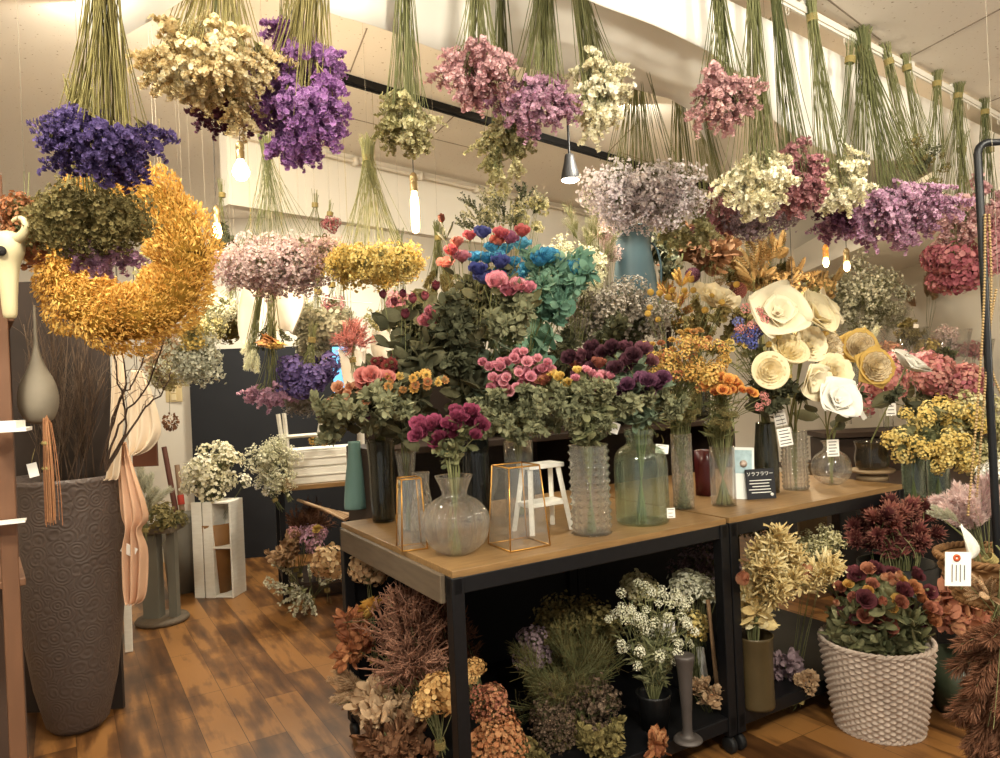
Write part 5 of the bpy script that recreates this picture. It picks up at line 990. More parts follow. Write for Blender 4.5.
fl('pink spray rose in the knobbed cylinder vase', v_knob, cloud(590, 383, 34, 13, 2.6, 18), 'rose', 'rosepink', .021, group='pink spray roses in the knobbed vase', leaves=14, lsize=.05, leafmat=LEAF, lz=(.0, .93), **RO)
fl('cream yellow spray rose in the knobbed cylinder vase', v_knob, cloud(560, 378, 22, 10, 2.6, 7), 'rose', 'yellow', .023, group='cream spray roses in the knobbed vase', leaves=12, lsize=.05, leafmat=LEAF, lz=(.0, .93), **RO)
fl('copper brown rose at the right of the pink spray roses', v_knob, [at(598, 368, 2.65), at(575, 368, 2.68), at(545, 385, 2.6), at(530, 385, 2.62)], 'rose', 'copper', .034, group='copper roses by the pink ones', leaves=8, lsize=.05, leafmat=LEAF, **RO)
fl('dark maroon rose in the large jar vase', v_jar, cloud(610, 362, 46, 17, 2.72, 28), 'rose', 'maroon', .034, group='dark maroon roses in the large jar', leaves=5, lsize=.075, leafmat=LEAFG, lz=(.2, .95), **RO)
fl('dusty plum rose drooping at the right of the large jar', v_jar, cloud(640, 386, 24, 13, 2.62, 12), 'rose', 'plum', .033, group='dusty plum roses in the large jar', leaves=6, lsize=.075, leafmat=LEAFG, lz=(.2, .95), **RO)
fl('ochre yellow little bloom in the hammered cylinder vase', v_hammer, cloud(690, 364, 40, 26, 2.85, 40), 'small', 'ochre', .032, name='yellow_bloom', cat='flower', group='ochre blooms in the hammered vase', leaves=5, lsize=.03, leafmat=STEM, leaf=T_needle, neck=.035)
fl('open yellow strawflower over the hammered cylinder vase', v_hammer, cloud(680, 345, 40, 16, 2.95, 14), 'straw', 'ochre', .024, group='yellow strawflowers over the hammered vase', leaves=5, lsize=.03, leaf=T_needle, leafmat=STEM, neck=.035, **ST)
fl('bright orange bloom in the plain cylinder vase', v_plain, cloud(729, 390, 25, 15, 2.78, 24), 'rose', 'orange', .022, name='orange_bloom', cat='flower', group='orange blooms in the plain cylinder', leaves=6, lsize=.05, leaf=T_needle, leafmat=STEM, neck=.04)
fl('golden bloom at the left of the orange ones', v_plain, cloud(712, 383, 12, 12, 2.8, 7), 'small', 'ochre', .035, name='golden_bloom', cat='flower', group='golden blooms by the orange ones', leaves=6, lsize=.05, leaf=T_needle, leafmat=STEM, neck=.04)
fl('fine green stem standing in the plain cylinder vase', v_plain, cloud(724, 418, 14, 12, 2.85, 24), 'small', 'olive', .014, name='grass_sprig', cat='sprig', group='fine stems in the plain cylinder', leaves=8, lsize=.05, leaf=T_needle, leafmat=STEM, neck=.045, sw=.0022)
fl('fine green stem standing in the hammered cylinder vase', v_hammer, cloud(684, 405, 20, 20, 2.85, 26), 'small', 'olive', .014, name='grass_sprig', cat='sprig', group='fine stems in the hammered vase', leaves=8, lsize=.05, leaf=T_needle, leafmat=STEM, neck=.038, sw=.002)
fl('pale peach tiny bloom right of the orange flowers', v_plain, [at(762, 398, 2.9), at(757, 409, 2.9), at(764, 404, 2.92)], 'small', 'coral', .022, name='peach_bloom', cat='flower', group='tiny peach blooms', leaves=0)
fl('thick cut stem leaning inside the large jar', v_jar, [at(650 + i * 6, 440 - i * 5, 2.8) for i in range(4)], 'small', 'olive', .008, name='cut_stalk', cat='stalk', group='thick stems in the large jar', leaves=0, sw=.004, neck=.04)
fl('yellow ball flower on a thin stem', v_hammer, [at(x, y, 3.0 + .05 * (i % 3)) for i, (x, y) in enumerate(((651, 295), (690, 282), (684, 293), (693, 293), (711, 298), (735, 287), (721, 305), (704, 313), (660, 296), (668, 300), (650, 310), (658, 322), (648, 316), (672, 292)))], 'globe', 'billy', .022, name='ball_flower', cat='flower', group='yellow ball flowers', leaves=0, sw=.001, var=1)
fl('tiny blue and pink everlasting beside the big cream flower', v_smoke, cloud(748, 334, 14, 16, 3.0, 12), 'small', 'deepblue', .028, name='everlasting', cat='flower', group='blue everlastings', leaves=4, lsize=.04)
fl('tiny salmon everlasting mixed among the blue ones', v_smoke, cloud(752, 326, 14, 18, 2.98, 10), 'small', 'coral', .026, name='everlasting', cat='flower', group='salmon everlastings', leaves=4, lsize=.04)
fl('pale yellow small bloom beneath the blue everlastings', v_smoke, cloud(735, 350, 20, 14, 3.0, 10), 'straw', 'yellow', .02, name='everlasting', cat='flower', group='pale yellow everlastings', leaves=6, lsize=.05, leaf=T_needle)
# big cream wood-shaving flowers, every one different
SO = dict(name='sola_flower', cat='flower', sw=.004, leaves=0, part='bloom')
def sola(label, v, px, py, d, hs, kind='peony', p='sola', face=(0, -1, .2), **k):
    """one large bloom with its own facing"""
    H = at(px, py, d); B, M = v; root = thing(k.get('name', 'sola_flower'), label, 'flower', B + [0, 0, .005]); seed(px, py)
    b = B + [0, 0, .005]; o = N.randn(2) * .012; m_ = M + [o[0], o[1], 0]; f = unit(np.array(face, float)); c = H - f * .09 + [0, 0, -.05]
    PP = np.vstack([[b, (b + m_) / 2], bez(m_, c, H, 10)[0]]) - b; g = G(); g.tubes(PP, .0035, .0035, 0, 6, tint=[.5]); g.obj('stem', STEM, root)
    if kind == 'wood':
        g = G()
        for q in range(6):
            for i in range(6 + q * 2):
                nn = 6 + q * 2; Pp = rosepetal(.08 + .1 * q, .62 - .05 * q, 1.3 * PI / nn, .08, 4, 3, seed=q * 9 + i, curl=.15); a = i * 2 * PI / nn + q; g.add(xf(Pp, np.array([[math.cos(a), -math.sin(a), 0, 0], [math.sin(a), math.cos(a), 0, 0], [0, 0, 1, 0]], float))[0], Pp[1], None, 0, N.rand(), Pp[3])
        fl_ = g.obj('inner_petals', P['solab'], root); fl_.matrix_local = mx(H - b + f * hs * .1, f, hs * 1.05, 0)
        cup = merge(ring(T_petal(.62, 1, .25, .5, 4, 6, base=.5, wave=.03), 5, .95, .03, -.02, 1.0, jit=.1, seed=int(px)))
        g = G(); g.scatter(cup, frames([[0, 0, 0]], [[0, 0, 1]], 1.05, 0), 0); pt_ = g.obj('outer_petals', P['solay'], root); pt_.matrix_local = mx(H - b, f, hs, 0); pt_.modifiers.new('t', 'SOLIDIFY').thickness = .03
    elif kind == 'rosette':
        g = G()
        for q in range(6):
            r_ = .12 + .15 * q; n = 5 + q * 2
            for i in range(n):
                Pp = rosepetal(r_, .5 - .035 * q, 1.5 * PI / n, .03, 4, 3, seed=q * 9 + i, curl=.1); a = i * 2 * PI / n + q; g.add(xf(Pp, np.array([[math.cos(a), -math.sin(a), 0, 0], [math.sin(a), math.cos(a), 0, 0], [0, 0, 1, 0]], float))[0], Pp[1], None, 0, N.rand())
        g.lathe([(.02, -.1), (.4, 0), (.85, .12), (.98, .38), (.93, .4), (.5, .12), (.01, .05)], 30); o_ = g.obj('bloom', P[p], root); o_.matrix_local = mx(H - b, f, hs)
    elif kind == 'open':
        g = G(); cup = merge(ring(T_petal(.75, 1, .3, .35, 4, 7, base=.45, wave=.04), 4, .8, .05, 0, 1.1, jit=.25, seed=int(px)) + ring(T_petal(.6, 1, .25, .3, 4, 6, base=.45, wave=.04), 4, .5, .03, .05, .8, a0=.6, jit=.2, seed=int(py)) + ring(T_petal(.3, 1, .2, .2, 2, 4, base=.5), 6, .3, .03, .05, .42, a0=.2, jit=.2, seed=int(py) + 3))
        g.scatter(cup, frames([[0, 0, 0]], [[0, 0, 1]], 1., 0), 0, tint=[.6]); o_ = g.obj('bloom', P[p], root); o_.matrix_local = mx(H - b, f, hs); o_.modifiers.new('t', 'SOLIDIFY').thickness = .02
        g = G(); c_ = fib(30, 1, 0) * [.12, .12, .1] + [0, 0, .1]; g.scatter(T_tiny, frames(c_, c_, .04), 0); o_ = g.obj('centre', P['tan'], root); o_.matrix_local = mx(H - b, f, hs)
    else: link('bloom', cluster('peony', P[p], int(px) % 3), root, mw=mx(H - b - f * hs * .4, f, hs))
    return root
sola('large cream open flower with flat petals and small centre hole, highest of the cream ones', v_smoke, 776, 316, 3.0, .115, 'open', face=(-.1, -1, .35))
sola('tall cream flower with curled petals right of the highest open one', v_cut, 812, 318, 3.05, .1, 'open', face=(.5, -.8, .5))
sola('cream half open flower pointing right behind the tall ones', v_cut, 822, 312, 3.15, .085, 'open', face=(.9, -.4, .5))
sola('round cream rosette flower, lowest left of the cream ones', v_smoke, 768, 371, 2.9, .078, 'rosette', face=(0, -1, .1))
sola('cream rosette turned up, just above the round low one', v_cut, 787, 353, 3.0, .085, 'rosette', face=(.2, -.8, .7))
sola('cream ruffled flower under the tall cream one', v_cut, 808, 345, 3.05, .055, 'peony', face=(.3, -.9, .2))
sola('cream folded flower leaning right below the ruffled one', v_cut, 808, 380, 2.95, .08, 'open', face=(.4, -.7, -.2))
sola('pale ruffled cream flower beside the folded one', v_globe, 833, 372, 3.05, .055, 'peony', face=(.2, -.9, .3))
sola('white flower with broad paper petals above the round bottle vase', v_globe, 835, 402, 2.95, .085, 'open', 'white', face=(.1, -.9, .4))
sola('yellow rimmed shaved wood flower half hidden behind the cream ones', v_cut, 826, 349, 3.15, .085, 'wood', face=(.5, -.8, .1))
sola('yellow rimmed shaved wood flower, upper one', v_globe, 858, 348, 3.25, .085, 'wood', face=(-.1, -.9, .2))
sola('yellow rimmed shaved wood flower, lower one in front', v_globe, 872, 368, 3.1, .088, 'wood', face=(.1, -1, .15))
sola('single white pointed flower at the right end of the table flowers', v_amber, 906, 368, 3.3, .085, 'open', 'white', face=(.5, -.4, .8))
fl('pale yellow narrow bloom under the cream rosettes', v_smoke, [at(768, 347, 2.95), at(778, 338, 2.96)], 'bud', 'yellow', .03, name='yellow_bud', cat='flower', group='yellow buds by the cream rosettes', leaves=0)
fl('cream wide flower behind the yellow ball flowers', v_hammer, [at(712, 306, 3.1)], 'peony', 'sola', .07, name='sola_flower', cat='flower', leaves=0)
fl('dark green strap leaf standing among the cream flowers', v_globe, [at(x, y, 3.15) for x, y in ((846, 404), (884, 404), (800, 400))], 'leafy', 'darkgreen', .06, name='strap_leaf', cat='leaf', group='dark strap leaves among the cream flowers', leaves=3, lsize=.1, leafmat=LEAFD)
fl('dark green spray between the smoky vase and the cream flowers', v_smoke, cloud(775, 402, 20, 18, 3.1, 6), 'leafy', 'darkgreen', .06, name='leaf_spray', cat='foliage', group='dark sprays under the cream flowers', leaves=6, lsize=.07, leafmat=LEAFD)

# ================================================================= TALL THINGS ON THE BACK SHELF
def shelf_vase(label, u, z=1.14, r=.055, h=.22, m=None, v=1.22):
    p = tl(u, v, z); return vase(label, 0, 0, smooth([(r * .8, 0), (r, .03), (r, h * .6), (r * .8, h * .85), (r * .9, h)], 14), m or SMOKE, P0=p)
def u_at(px, v=1.22):
    """table coordinate whose column stands at pixel px"""
    lo, hi = -2, 5
    for _ in range(40):
        m_ = (lo + hi) / 2; q = tl(m_, v, 1.3); x = 500 + FL * ((q - CAM) @ RT) / ((q - CAM) @ FW)
        if x < px: lo = m_
        else: hi = m_
    return m_
def stand(label, px, py, rx, ry, kind, p, n, hs, name='dried_flower_bunch', cat='dried flowers', v=1.22, vl=None, h=.22, z=1.14, nst=None, **k):
    u = u_at(px, v); q = shelf_vase(vl, u, z, h=h, v=v) if vl else (tl(u, v, z), tl(u, v, z + h))
    T = q[1]; d = T[1]; rel = T - CAM; tp = (500 + FL * (rel @ RT) / d, 379 - FL * (rel @ UP) / d)
    return bunch(label, tp, (px, py), (rx, ry), d, kind, P[p], n, hs, nst or n + 10, name=name, cat=cat, up=h - .02, **k)
# upper tier carrying the blue pitcher
ut = u_at(640, 1.26); root = thing('shelf_riser', 'narrow dark riser standing on the back shelf under the blue pitcher', 'riser', tl(ut, 1.26, 1.14), YAW)
g = G(); g.box((0, 0, .6), (.3, .26, .02)); bev(g.obj('top', DW, root, smooth=False))
for x in (-.135, .135):
    for y in (-.11, .11): g = G(); g.box((x, y, .295), (.02, .02, .59)); g.obj('leg', DW, root, smooth=False)
pz = 1.14 + .611; pp = tl(ut, 1.26, pz); kp = pp[1] / FL
BLUEE = mat('enamel_blue_grey', '#44585f', .4, noise=.5, scale=5, col2='#36484f')
root = thing('enamel_pitcher', 'blue grey enamel pitcher with flared rim standing high in the middle', 'pitcher', pp, 0)
hp = (at(638, 228, pp[1])[2] - pz); g = G(); pr = smooth([(24 * kp, 0), (23 * kp, hp * .2), (19 * kp, hp * .6), (17 * kp, hp * .8), (19 * kp, hp * .92), (22 * kp, hp)], 24); g.lathe(np.vstack([[[.001, 0]], pr, pr[::-1] - [.004, -.0], [[.001, .01]]]), 40); g.obj('body', BLUEE, root)
g = G(); t = np.linspace(0, PI, 14)[:, None]; g.tubes(np.hstack([17 * kp + .055 * np.sin(t), 0 * t, hp * .5 + hp * .32 * np.cos(t)]), .007, .007, 0, 8); g.obj('handle', BLUEE, root)
stand('wide smoky grey sea lavender bunch behind the maroon roses', 614, 318, 46, 26, 'misty', 'smoke', 48, .11, vl='smoky vase holding grey sea lavender on the back shelf')
stand('dark eucalyptus with pale seed heads standing highest in the middle', 502, 214, 40, 22, 'euca', 'euca', 34, .06, vl='smoky vase holding eucalyptus on the back shelf', nst=22)
stand('cream seeded sprays mixed with the highest eucalyptus', 512, 218, 36, 18, 'small', 'green_cream', 16, .05)
stand('pale green white filler flowers right of the turquoise roses', 575, 272, 34, 20, 'misty', 'whitegreen', 24, .09, vl='smoky vase holding pale filler on the back shelf')
stand('tall thin wispy pale stems left of the blue pitcher', 592, 228, 26, 34, 'twiggy', 'straw_pale', 26, .075, v=1.3)
stand('faint pink tall wispy sprays beside the blue pitcher', 606, 255, 8, 22, 'misty', 'wisp', 8, .06, v=1.28)
stand('light tan foliage spray right of the ball flowers', 668, 300, 30, 22, 'fern', 'ochre', 12, .09, vl='smoky vase holding tan foliage on the back shelf')
stand('brown magnolia leaves with pale undersides beneath the hanging bunches', 700, 248, 34, 18, 'magnolia', 'brown', 16, .1, vl='smoky vase holding magnolia leaves on the back shelf', h=.3)
stand('dark brown leafy cluster right beside the blue pitcher', 665, 258, 12, 22, 'magnolia', 'euca', 10, .08, h=.3)
stand('dark red round seed head above the ball flowers, left one', 694, 273, 3, 3, 'globe', 'maroon', 1, .09, name='round_seed_head', cat='seed head', nst=2)
stand('dark red round seed head lower right of the other', 737, 292, 3, 3, 'globe', 'maroonbract', 1, .08, name='round_seed_head', cat='seed head', nst=2)
stand('bronze toothed leaf branches left of the small wooden-socket bulb', 765, 268, 40, 26, 'fern', 'bronze', 22, .12, vl='smoky vase holding bronze leaves on the back shelf')
stand('dark bronze leaf spray below the two small bulbs', 830, 285, 22, 18, 'fern', 'bronze', 10, .1, v=1.3)
stand('dense cream tiny flower bush behind the yellow rimmed flowers', 858, 302, 42, 34, 'misty', 'silver', 40, .11, vl='smoky vase holding the cream bush on the back shelf')
stand('tan grass plumes arching right behind the cream bush', 925, 292, 24, 8, 'pampas', 'tan', 7, .12, v=1.35, nst=8)
stand('olive leafy filler behind the ochre blooms', 700, 330, 40, 20, 'leafy', 'olive', 22, .08, v=1.1)
stand('tan mixed dried leaves behind the cream flowers', 790, 290, 36, 20, 'small', 'bronze', 22, .07, v=1.15)
stand('dark foliage mass between the teal leaves and burgundy rosebuds', 470, 320, 26, 28, 'leafy', 'darkgreen', 20, .09, v=1.08)
stand('dark foliage behind the golden strawflowers', 425, 345, 22, 24, 'leafy', 'darkgreen', 16, .09, v=1.08)
stand('dark foliage mass behind the maroon roses', 600, 350, 40, 20, 'leafy', 'darkgreen', 20, .09, v=1.08)

# ================================================================= UNDER THE TABLES
def low(label, tie, head, r, d, kind, p, n, hs, name='dried_flower_bunch', cat='dried flowers', **k):
    k.setdefault('up', .05); return bunch(label, tie, head, r, d, kind, P[p], n, hs, name=name, cat=cat, **k)
SH = .142
low('big rusty pink plume bunch spilling out of the left end of the front table', (440, 742), (408, 640), (28, 44), 2.55, 'coral', 'pinkbrown', 34, .085)
low('darker rust plume bunch behind the rusty pink one', (470, 735), (432, 612), (22, 34), 2.85, 'coral', 'rust', 26, .09)
low('dark rust plumes hidden deeper under the front table', (490, 725), (452, 660), (20, 50), 2.9, 'solidago', 'rust', 26, .1)
low('golden tan hydrangea head low beside the front left leg', (440, 745), (435, 700), (14, 12), 2.35, 'hydrangea', 'hydgold', 6, .065, name='dried_hydrangea')
low('golden hydrangea head peeking right of the front left leg', (485, 745), (471, 672), (4, 10), 2.4, 'hydrangea', 'hydgold', 3, .05, name='dried_hydrangea')
low('orange brown blossom heap low right of the front leg', (505, 800), (497, 742), (26, 16), 2.3, 'small', 'drybrown', 26, .05)
low('dusty pink and tan small flowers above the orange brown heap', (505, 770), (488, 706), (18, 14), 2.35, 'small', 'copper', 16, .045)
low('dry yellow sunflower head at the left end under the front table', (390, 660), (366, 603), (5, 5), 2.75, 'straw', 'gold', 2, .07, name='dried_sunflower', green=P['brown'])
low('orange dry leaf tip sticking out left of the table leg', (390, 620), (348, 622), (8, 4), 2.7, 'magnolia', 'drybrown', 2, .045, name='dried_leaf_spray')
low('peach dry cluster under the sunflower head', (395, 670), (362, 645), (10, 10), 2.7, 'leafy', 'drybrown', 8, .07)
low('tan grass bundle ends jutting left by the caster', (400, 690), (352, 688), (10, 10), 2.65, 'pampas', 'tan', 7, .08)
low('grey pink dried leaves at the bottom left of the front table', (420, 760), (385, 712), (22, 18), 2.55, 'magnolia', 'tan', 10, .07)
low('dark brown dry foliage lying low at the left', (430, 790), (400, 745), (34, 14), 2.45, 'magnolia', 'brown', 14, .07)
low('olive green tangled foliage under the middle of the front table', (590, 745), (560, 676), (44, 32), 2.75, 'twiggy', 'olive', 44, .1)
low('yellow green wiry sprays above the olive foliage', (600, 735), (574, 632), (30, 26), 2.9, 'misty', 'olive', 16, .09)
low('brown grey spiky seed sprays left of the olive foliage', (570, 735), (535, 648), (12, 16), 2.8, 'small', 'greymauve', 10, .06)
low('dark brown seed clusters on the shelf beneath the olive foliage', (590, 780), (575, 718), (44, 20), 2.6, 'misty', 'twig', 22, .07)
low('green brown low sprigs at the bottom centre of the front table', (590, 800), (570, 745), (54, 12), 2.5, 'leafy', 'olive', 16, .055)
bp_ = onz(655, 728, SH); BK = mat('black_pot', '#131314', .4)
kq = bp_[1] / FL; pot_h = at(655, 692, bp_[1])[2] - SH
g = G(); g.lathe([(.001, 0), (13 * kq, 0), (17 * kq, pot_h - .01), (18 * kq, pot_h), (16.5 * kq, pot_h), (15 * kq, pot_h * .9), (12 * kq, .01), (.001, .01)], 32); tag(g.obj('black_pot', BK, loc=bp_), 'small black plastic pot on the lower shelf holding pale flowers', 'pot')
vb = (bp_ + [0, 0, .012], bp_ + [0, 0, pot_h])
blooms('pale white green flower spray in the small black pot', vb, cloud(650, 628, 48, 46, bp_[1], 64, shell=0), 'small', P['whitegreen'], .021, name='white_flower_spray', cat='flower', group='pale sprays in the small black pot', leaves=10, lsize=.05, leafmat=LEAF, leaf=T_needle, neck=.025, sw=.0014)
low('dense cream green flower heads above the pale sprays, under the table', (668, 700), (640, 588), (14, 9), 2.95, 'small', 'green_cream', 14, .05)
low('cream green flower heads right under the table rail', (695, 690), (692, 590), (22, 12), 2.95, 'small', 'whitegreen', 20, .05)
low('tiny pale yellow flowers by the post under the table', (700, 700), (697, 628), (6, 8), 2.9, 'small', 'yellow', 6, .04)
p = onz(688, 741, SH); kq = p[1] / FL; hh = at(688, 655, p[1])[2] - SH
g = G(); g.lathe(smooth([(.001, 0), (14 * kq, .002), (12 * kq, .015), (5 * kq, .03), (6 * kq, hh * .5), (8 * kq, hh * .85), (10 * kq, hh), (.001, hh)], 30), 28); tag(g.obj('grey_candle_stand', mat('pewter', '#5d5652', .5, .4, noise=.5, scale=12, col2='#48423f'), loc=p), 'grey metal stand with round foot on the lower shelf', 'stand')
for (x, y, x2, y2, rr_, m_, nm, lb) in ((706, 690, 700, 648, .016, CARD, 'paper_roll', 'white grey paper roll standing beside the grey metal stand'), (719, 706, 708, 600, .008, P['tan'], 'leaning_stick', 'pale peeled stick leaning beside the middle post')):
    b = onz(x, y, SH); b[1] += 0; t = at(x2, y2, b[1]); e = t - b; g = G(); g.tubes([[0, 0, 0], e / 2, e], rr_, rr_, 0, 10); tag(g.obj(nm, m_, loc=b), lb, 'stick' if 'stick' in nm else 'paper')
low('big orange brown dry leaf on the lower shelf by the grey stand', (655, 764), (656, 744), (5, 4), 2.5, 'magnolia', 'drybrown', 2, .055, name='dried_leaf')
low('tan brown petals heap in the corner by the middle post', (710, 716), (706, 694), (14, 10), 2.75, 'magnolia', 'tan', 8, .045, name='dried_petals')
for (x, y, d_, lb) in ((703, 568, 3.3, 'dusky violet bunch in the dark behind the pale flowers'), (760, 522, 3.2, 'dark sprays hanging in shadow under the second table')):
    low(lb, (x, y + 70), (x, y), (26, 12), d_, 'misty', 'greymauve' if x < 710 else 'darkgreen', 10, .08)
# second table, lower shelf
p = onz(757, 705, SH); kq = p[1] / FL; hh = at(757, 634, p[1])[2] - SH
v_br = vase('tall bronze glazed cylinder vase on the second lower shelf', 0, 0, [(17 * kq, 0), (17.5 * kq, .01), (17 * kq, hh * .5), (18 * kq, hh - .01), (19 * kq, hh)], mat('bronze_glaze', '#5c4e34', .35, .2, noise=.6, scale=6, col2='#443822'), P0=p, name='ceramic_vase')
blooms('cream strap leaved branch in the bronze glazed vase', v_br, np.vstack([cloud(765, 580, 22, 30, p[1], 12), cloud(795, 585, 26, 12, p[1], 6)]), 'strap', P['strap'], .085, name='cream_leaf_branch', cat='dried foliage', group='cream branches in the bronze vase', leaves=8, lsize=.07, leafmat=P['strap'], neck=.025)
blooms('peach tinted protea head among the cream strap leaves', v_br, [at(741, 582, p[1] - .1), at(770, 556, p[1]), at(800, 578, p[1])], 'bud', P['peach'], .06, name='protea_head', cat='flower', group='peach protea heads', leaves=0, var=3)
low('gold brown pine cone rosette on the second lower shelf', (800, 700), (806, 682), (8, 6), p[1] + .15, 'cone', 'tan', 4, .05, name='pine_cone_cluster')
low('dark dusty rose dried petals behind the pine cones', (786, 700), (782, 664), (14, 12), p[1] + .25, 'magnolia', 'greymauve', 9, .055, name='dried_petals')
low('fine cream sprays reaching right under the second table', (792, 705), (818, 548), (16, 10), p[1] + .3, 'misty', 'green_cream', 8, .06)
pb = tl(u_at(806, .8), .8, 0); g = G(); g.box((0, 0, .4), (.16, .03, .72)); tag(g.obj('wooden_board', mat('olive_board', '#6e5836', .7, noise=.6, scale=6, col2='#54422a', stretch=(6, 6, 1)), loc=pb + [0, 0, .103], smooth=False), 'upright olive brown board standing under the second table', 'board')

# ================================================================= RIGHT SIDE
def wicker(name, label, p, rb, rt, h, m, rows=22, n=22, parent=None, wall=.012):
    z = np.linspace(0, h, rows * 6); prof = np.stack([rb + (rt - rb) * (z / h) ** .8, z], -1)
    def wob(ph, zz):
        row = np.floor(zz / h * rows)[:, None]; s_ = np.sin(ph * n)[None] * np.where(row % 2 == 0, 1, -1); rib = np.abs(np.sin(zz / h * rows * PI))[:, None]
        return .045 * s_ * rib + .02 * rib
    root = thing(name, label, 'basket', p, 0); g = G(); g.lathe(prof, n * 8, 0, wob); g.lathe([(.001, .01), (rb, .01)], 24); g.obj('weave', m, root)
    g = G(); g.lathe([(rb - wall, .0), (rt - wall, h), (rt - wall - .004, h), (rb - wall - .004, .012)], 40); g.obj('lining', m, root)
    for z0, r0_ in ((h, rt), (.0, rb)):
        g = G()
        for q in range(3):
            t = np.linspace(0, 2 * PI, 90); rr_ = r0_ + .006 * np.cos(t * 16 + q * 2.1); g.tubes(np.stack([rr_ * np.cos(t), rr_ * np.sin(t), z0 + .006 + .006 * np.sin(t * 16 + q * 2.1)], -1), .006, .006, 0, 6)
        g.obj('rim', m, root)
    return root
WW = mat('white_wicker', '#cdbcae', .7, noise=.7, scale=30, col2='#a89484')
pb = onz(893, 738, 0); pb[1] += .1; kq = pb[1] / FL; hh = at(887, 640, pb[1])[2]
pb[0] += .0
wicker('wicker_basket', 'whitewashed round wicker basket on the floor full of dried roses', pb, 39 * kq, 51 * kq, hh, WW, rows=28, n=26)
vk = (pb + [0, 0, .03], pb + [0, 0, hh - .06])
BR = dict(neck=.12, leaves=18, lsize=.06, leafmat=LEAF, lz=(.2, .95), leaf=T_leaf)
top = cloud(880, 600, 50, 30, pb[1] - .03, 64, shell=.6, dep=.9)
fl('copper brown rose in the white wicker basket', vk, top[:22], 'rose', 'copper', .032, group='copper roses in the wicker basket', **BR, **RO)
fl('wine red rose in the white wicker basket', vk, top[22:42], 'rose', 'winered', .036, group='wine red roses in the wicker basket', **BR, **RO)
fl('peach yellow rosebud in the white wicker basket', vk, top[42:52], 'bud', 'peach', .034, group='peach rosebuds in the wicker basket', **BR, **RO)
fl('ochre rose in the white wicker basket', vk, top[52:], 'rose', 'ochre', .024, group='ochre roses in the wicker basket', **BR, **RO)
fl('orange brown crumpled bloom at the right rim of the wicker basket', vk, [at(x, y, pb[1] - .12) for x, y in ((918, 600), (925, 612), (912, 590), (930, 622))], 'rose', 'drybrown', .034, group='orange brown blooms at the basket rim', **BR, **RO)
# bucket of maroon leucadendron behind the basket
q = at(895, 520, 3.2); pq = np.array([q[0], q[1], 0]); g = G(); g.lathe([(.001, 0), (.12, 0), (.16, .55), (.15, .55), (.11, .01), (.001, .01)], 32); tag(g.obj('black_bucket', BK, loc=pq), 'black bucket behind the wicker basket holding maroon spiky stems', 'bucket')
fl('dark maroon spiky stem in the black bucket behind the wicker basket', (pq + [0, 0, .02], pq + [0, 0, .55]), np.vstack([cloud(892, 528, 42, 26, 3.2, 46)]), 'tulip', 'maroonbract', .07, group='maroon spiky stems in the black bucket', name='leucadendron', cat='dried flower', neck=.1, leaves=14, lsize=.05, leaf=T_needle, leafmat=P['maroonbract'], green=P['maroonbract'])
# right hand counter
root = thing('side_counter', 'dark counter along the right wall carrying buckets of flowers', 'counter', (2.2, 3.55, 0), .1)
g = G(); g.box((.35, .7, .745), (1.0, 1.8, .03)); bev(g.obj('top', DW, root, smooth=False)); g = G(); g.box((.38, .72, .365), (.92, 1.7, .73)); g.obj('body', mat('counter_dark', '#1c1816', .8), root, smooth=False)
def cvase(label, px, d, r=.07, h=.26, m=SMOKE, z=.762):
    q = at(px, 400, d); return vase(label, 0, 0, cyl(r, h, 6), m, P0=np.array([q[0], q[1], z]))
va = cvase('green glass cylinder of yellow flowers on the dark counter, first', 910, 3.45, .05, .24, SEA)
vb_ = cvase('green glass cylinder of yellow flowers on the dark counter, second', 935, 3.5, .05, .24, SEA)
fl('small pale yellow flower spray at the right over the black bucket', va, cloud(932, 436, 46, 34, 3.35, 60, shell=0), 'small', 'yellow', .042, group='pale yellow sprays at the right', name='yellow_flower_spray', cat='flower', leaves=8, lsize=.05, leafmat=LEAF)
fl('cream yellow flower spray at the right edge behind the beaded chain', vb_, cloud(975, 435, 26, 40, 3.4, 34), 'small', 'green_cream', .05, group='cream sprays at the right edge', name='cream_flower_spray', cat='flower', leaves=8, lsize=.05, leafmat=LEAFD)
vc_ = cvase('smoky cylinder of pink hydrangeas on the dark counter', 925, 3.75, .08, .3)
fl('pink hydrangea head behind the pale yellow sprays', vc_, np.vstack([cloud(935, 388, 42, 16, 3.75, 13), [at(882, 400, 3.75), at(868, 405, 3.8), at(890, 392, 3.7)]]), 'hydrangea', 'hydpink', .09, group='pink hydrangeas on the dark counter', name='pink_hydrangea', cat='flower', leaves=4, lsize=.08, leafmat=LEAFD, neck=.05)
# cellophane wrapped bouquets in a row
CEL = glass('cellophane', '#ffffff', .08, solid=.0)
kinds = (('small', 'silver'), ('pampas', 'whitegreen'), ('small', 'peach'), ('leafy', 'olive'), ('small', 'yellow'), ('misty', 'wisp'), ('small', 'crimson'))
for i, (px, py) in enumerate(((846, 348), (866, 342), (888, 352), (908, 340), (930, 352), (950, 342), (972, 352))):
    lb = ('first', 'second', 'third', 'fourth', 'fifth', 'sixth', 'seventh')[i] + ' cellophane wrapped bouquet from the cream bush in the back right row'
    r_ = bunch(lb, (px, py + 60), (px, py), (9, 8), 4.6, kinds[i][0], P[kinds[i][1]], 9, .06, name='wrapped_bouquet', cat='bouquet', up=.12)
    g = G(); n_ = 14; g.lathe([(.03, -.1), (.03, 0), (.09, .2), (.13, .45), (.128, .45), (.088, .2), (.028, 0), (.028, -.1)], n_, 0, lambda ph, z: .12 * np.sin(ph * 5)[None] * np.clip(z, 0, .4)[:, None] * 2.4, closed=True); g.obj('cellophane', CEL, r_)
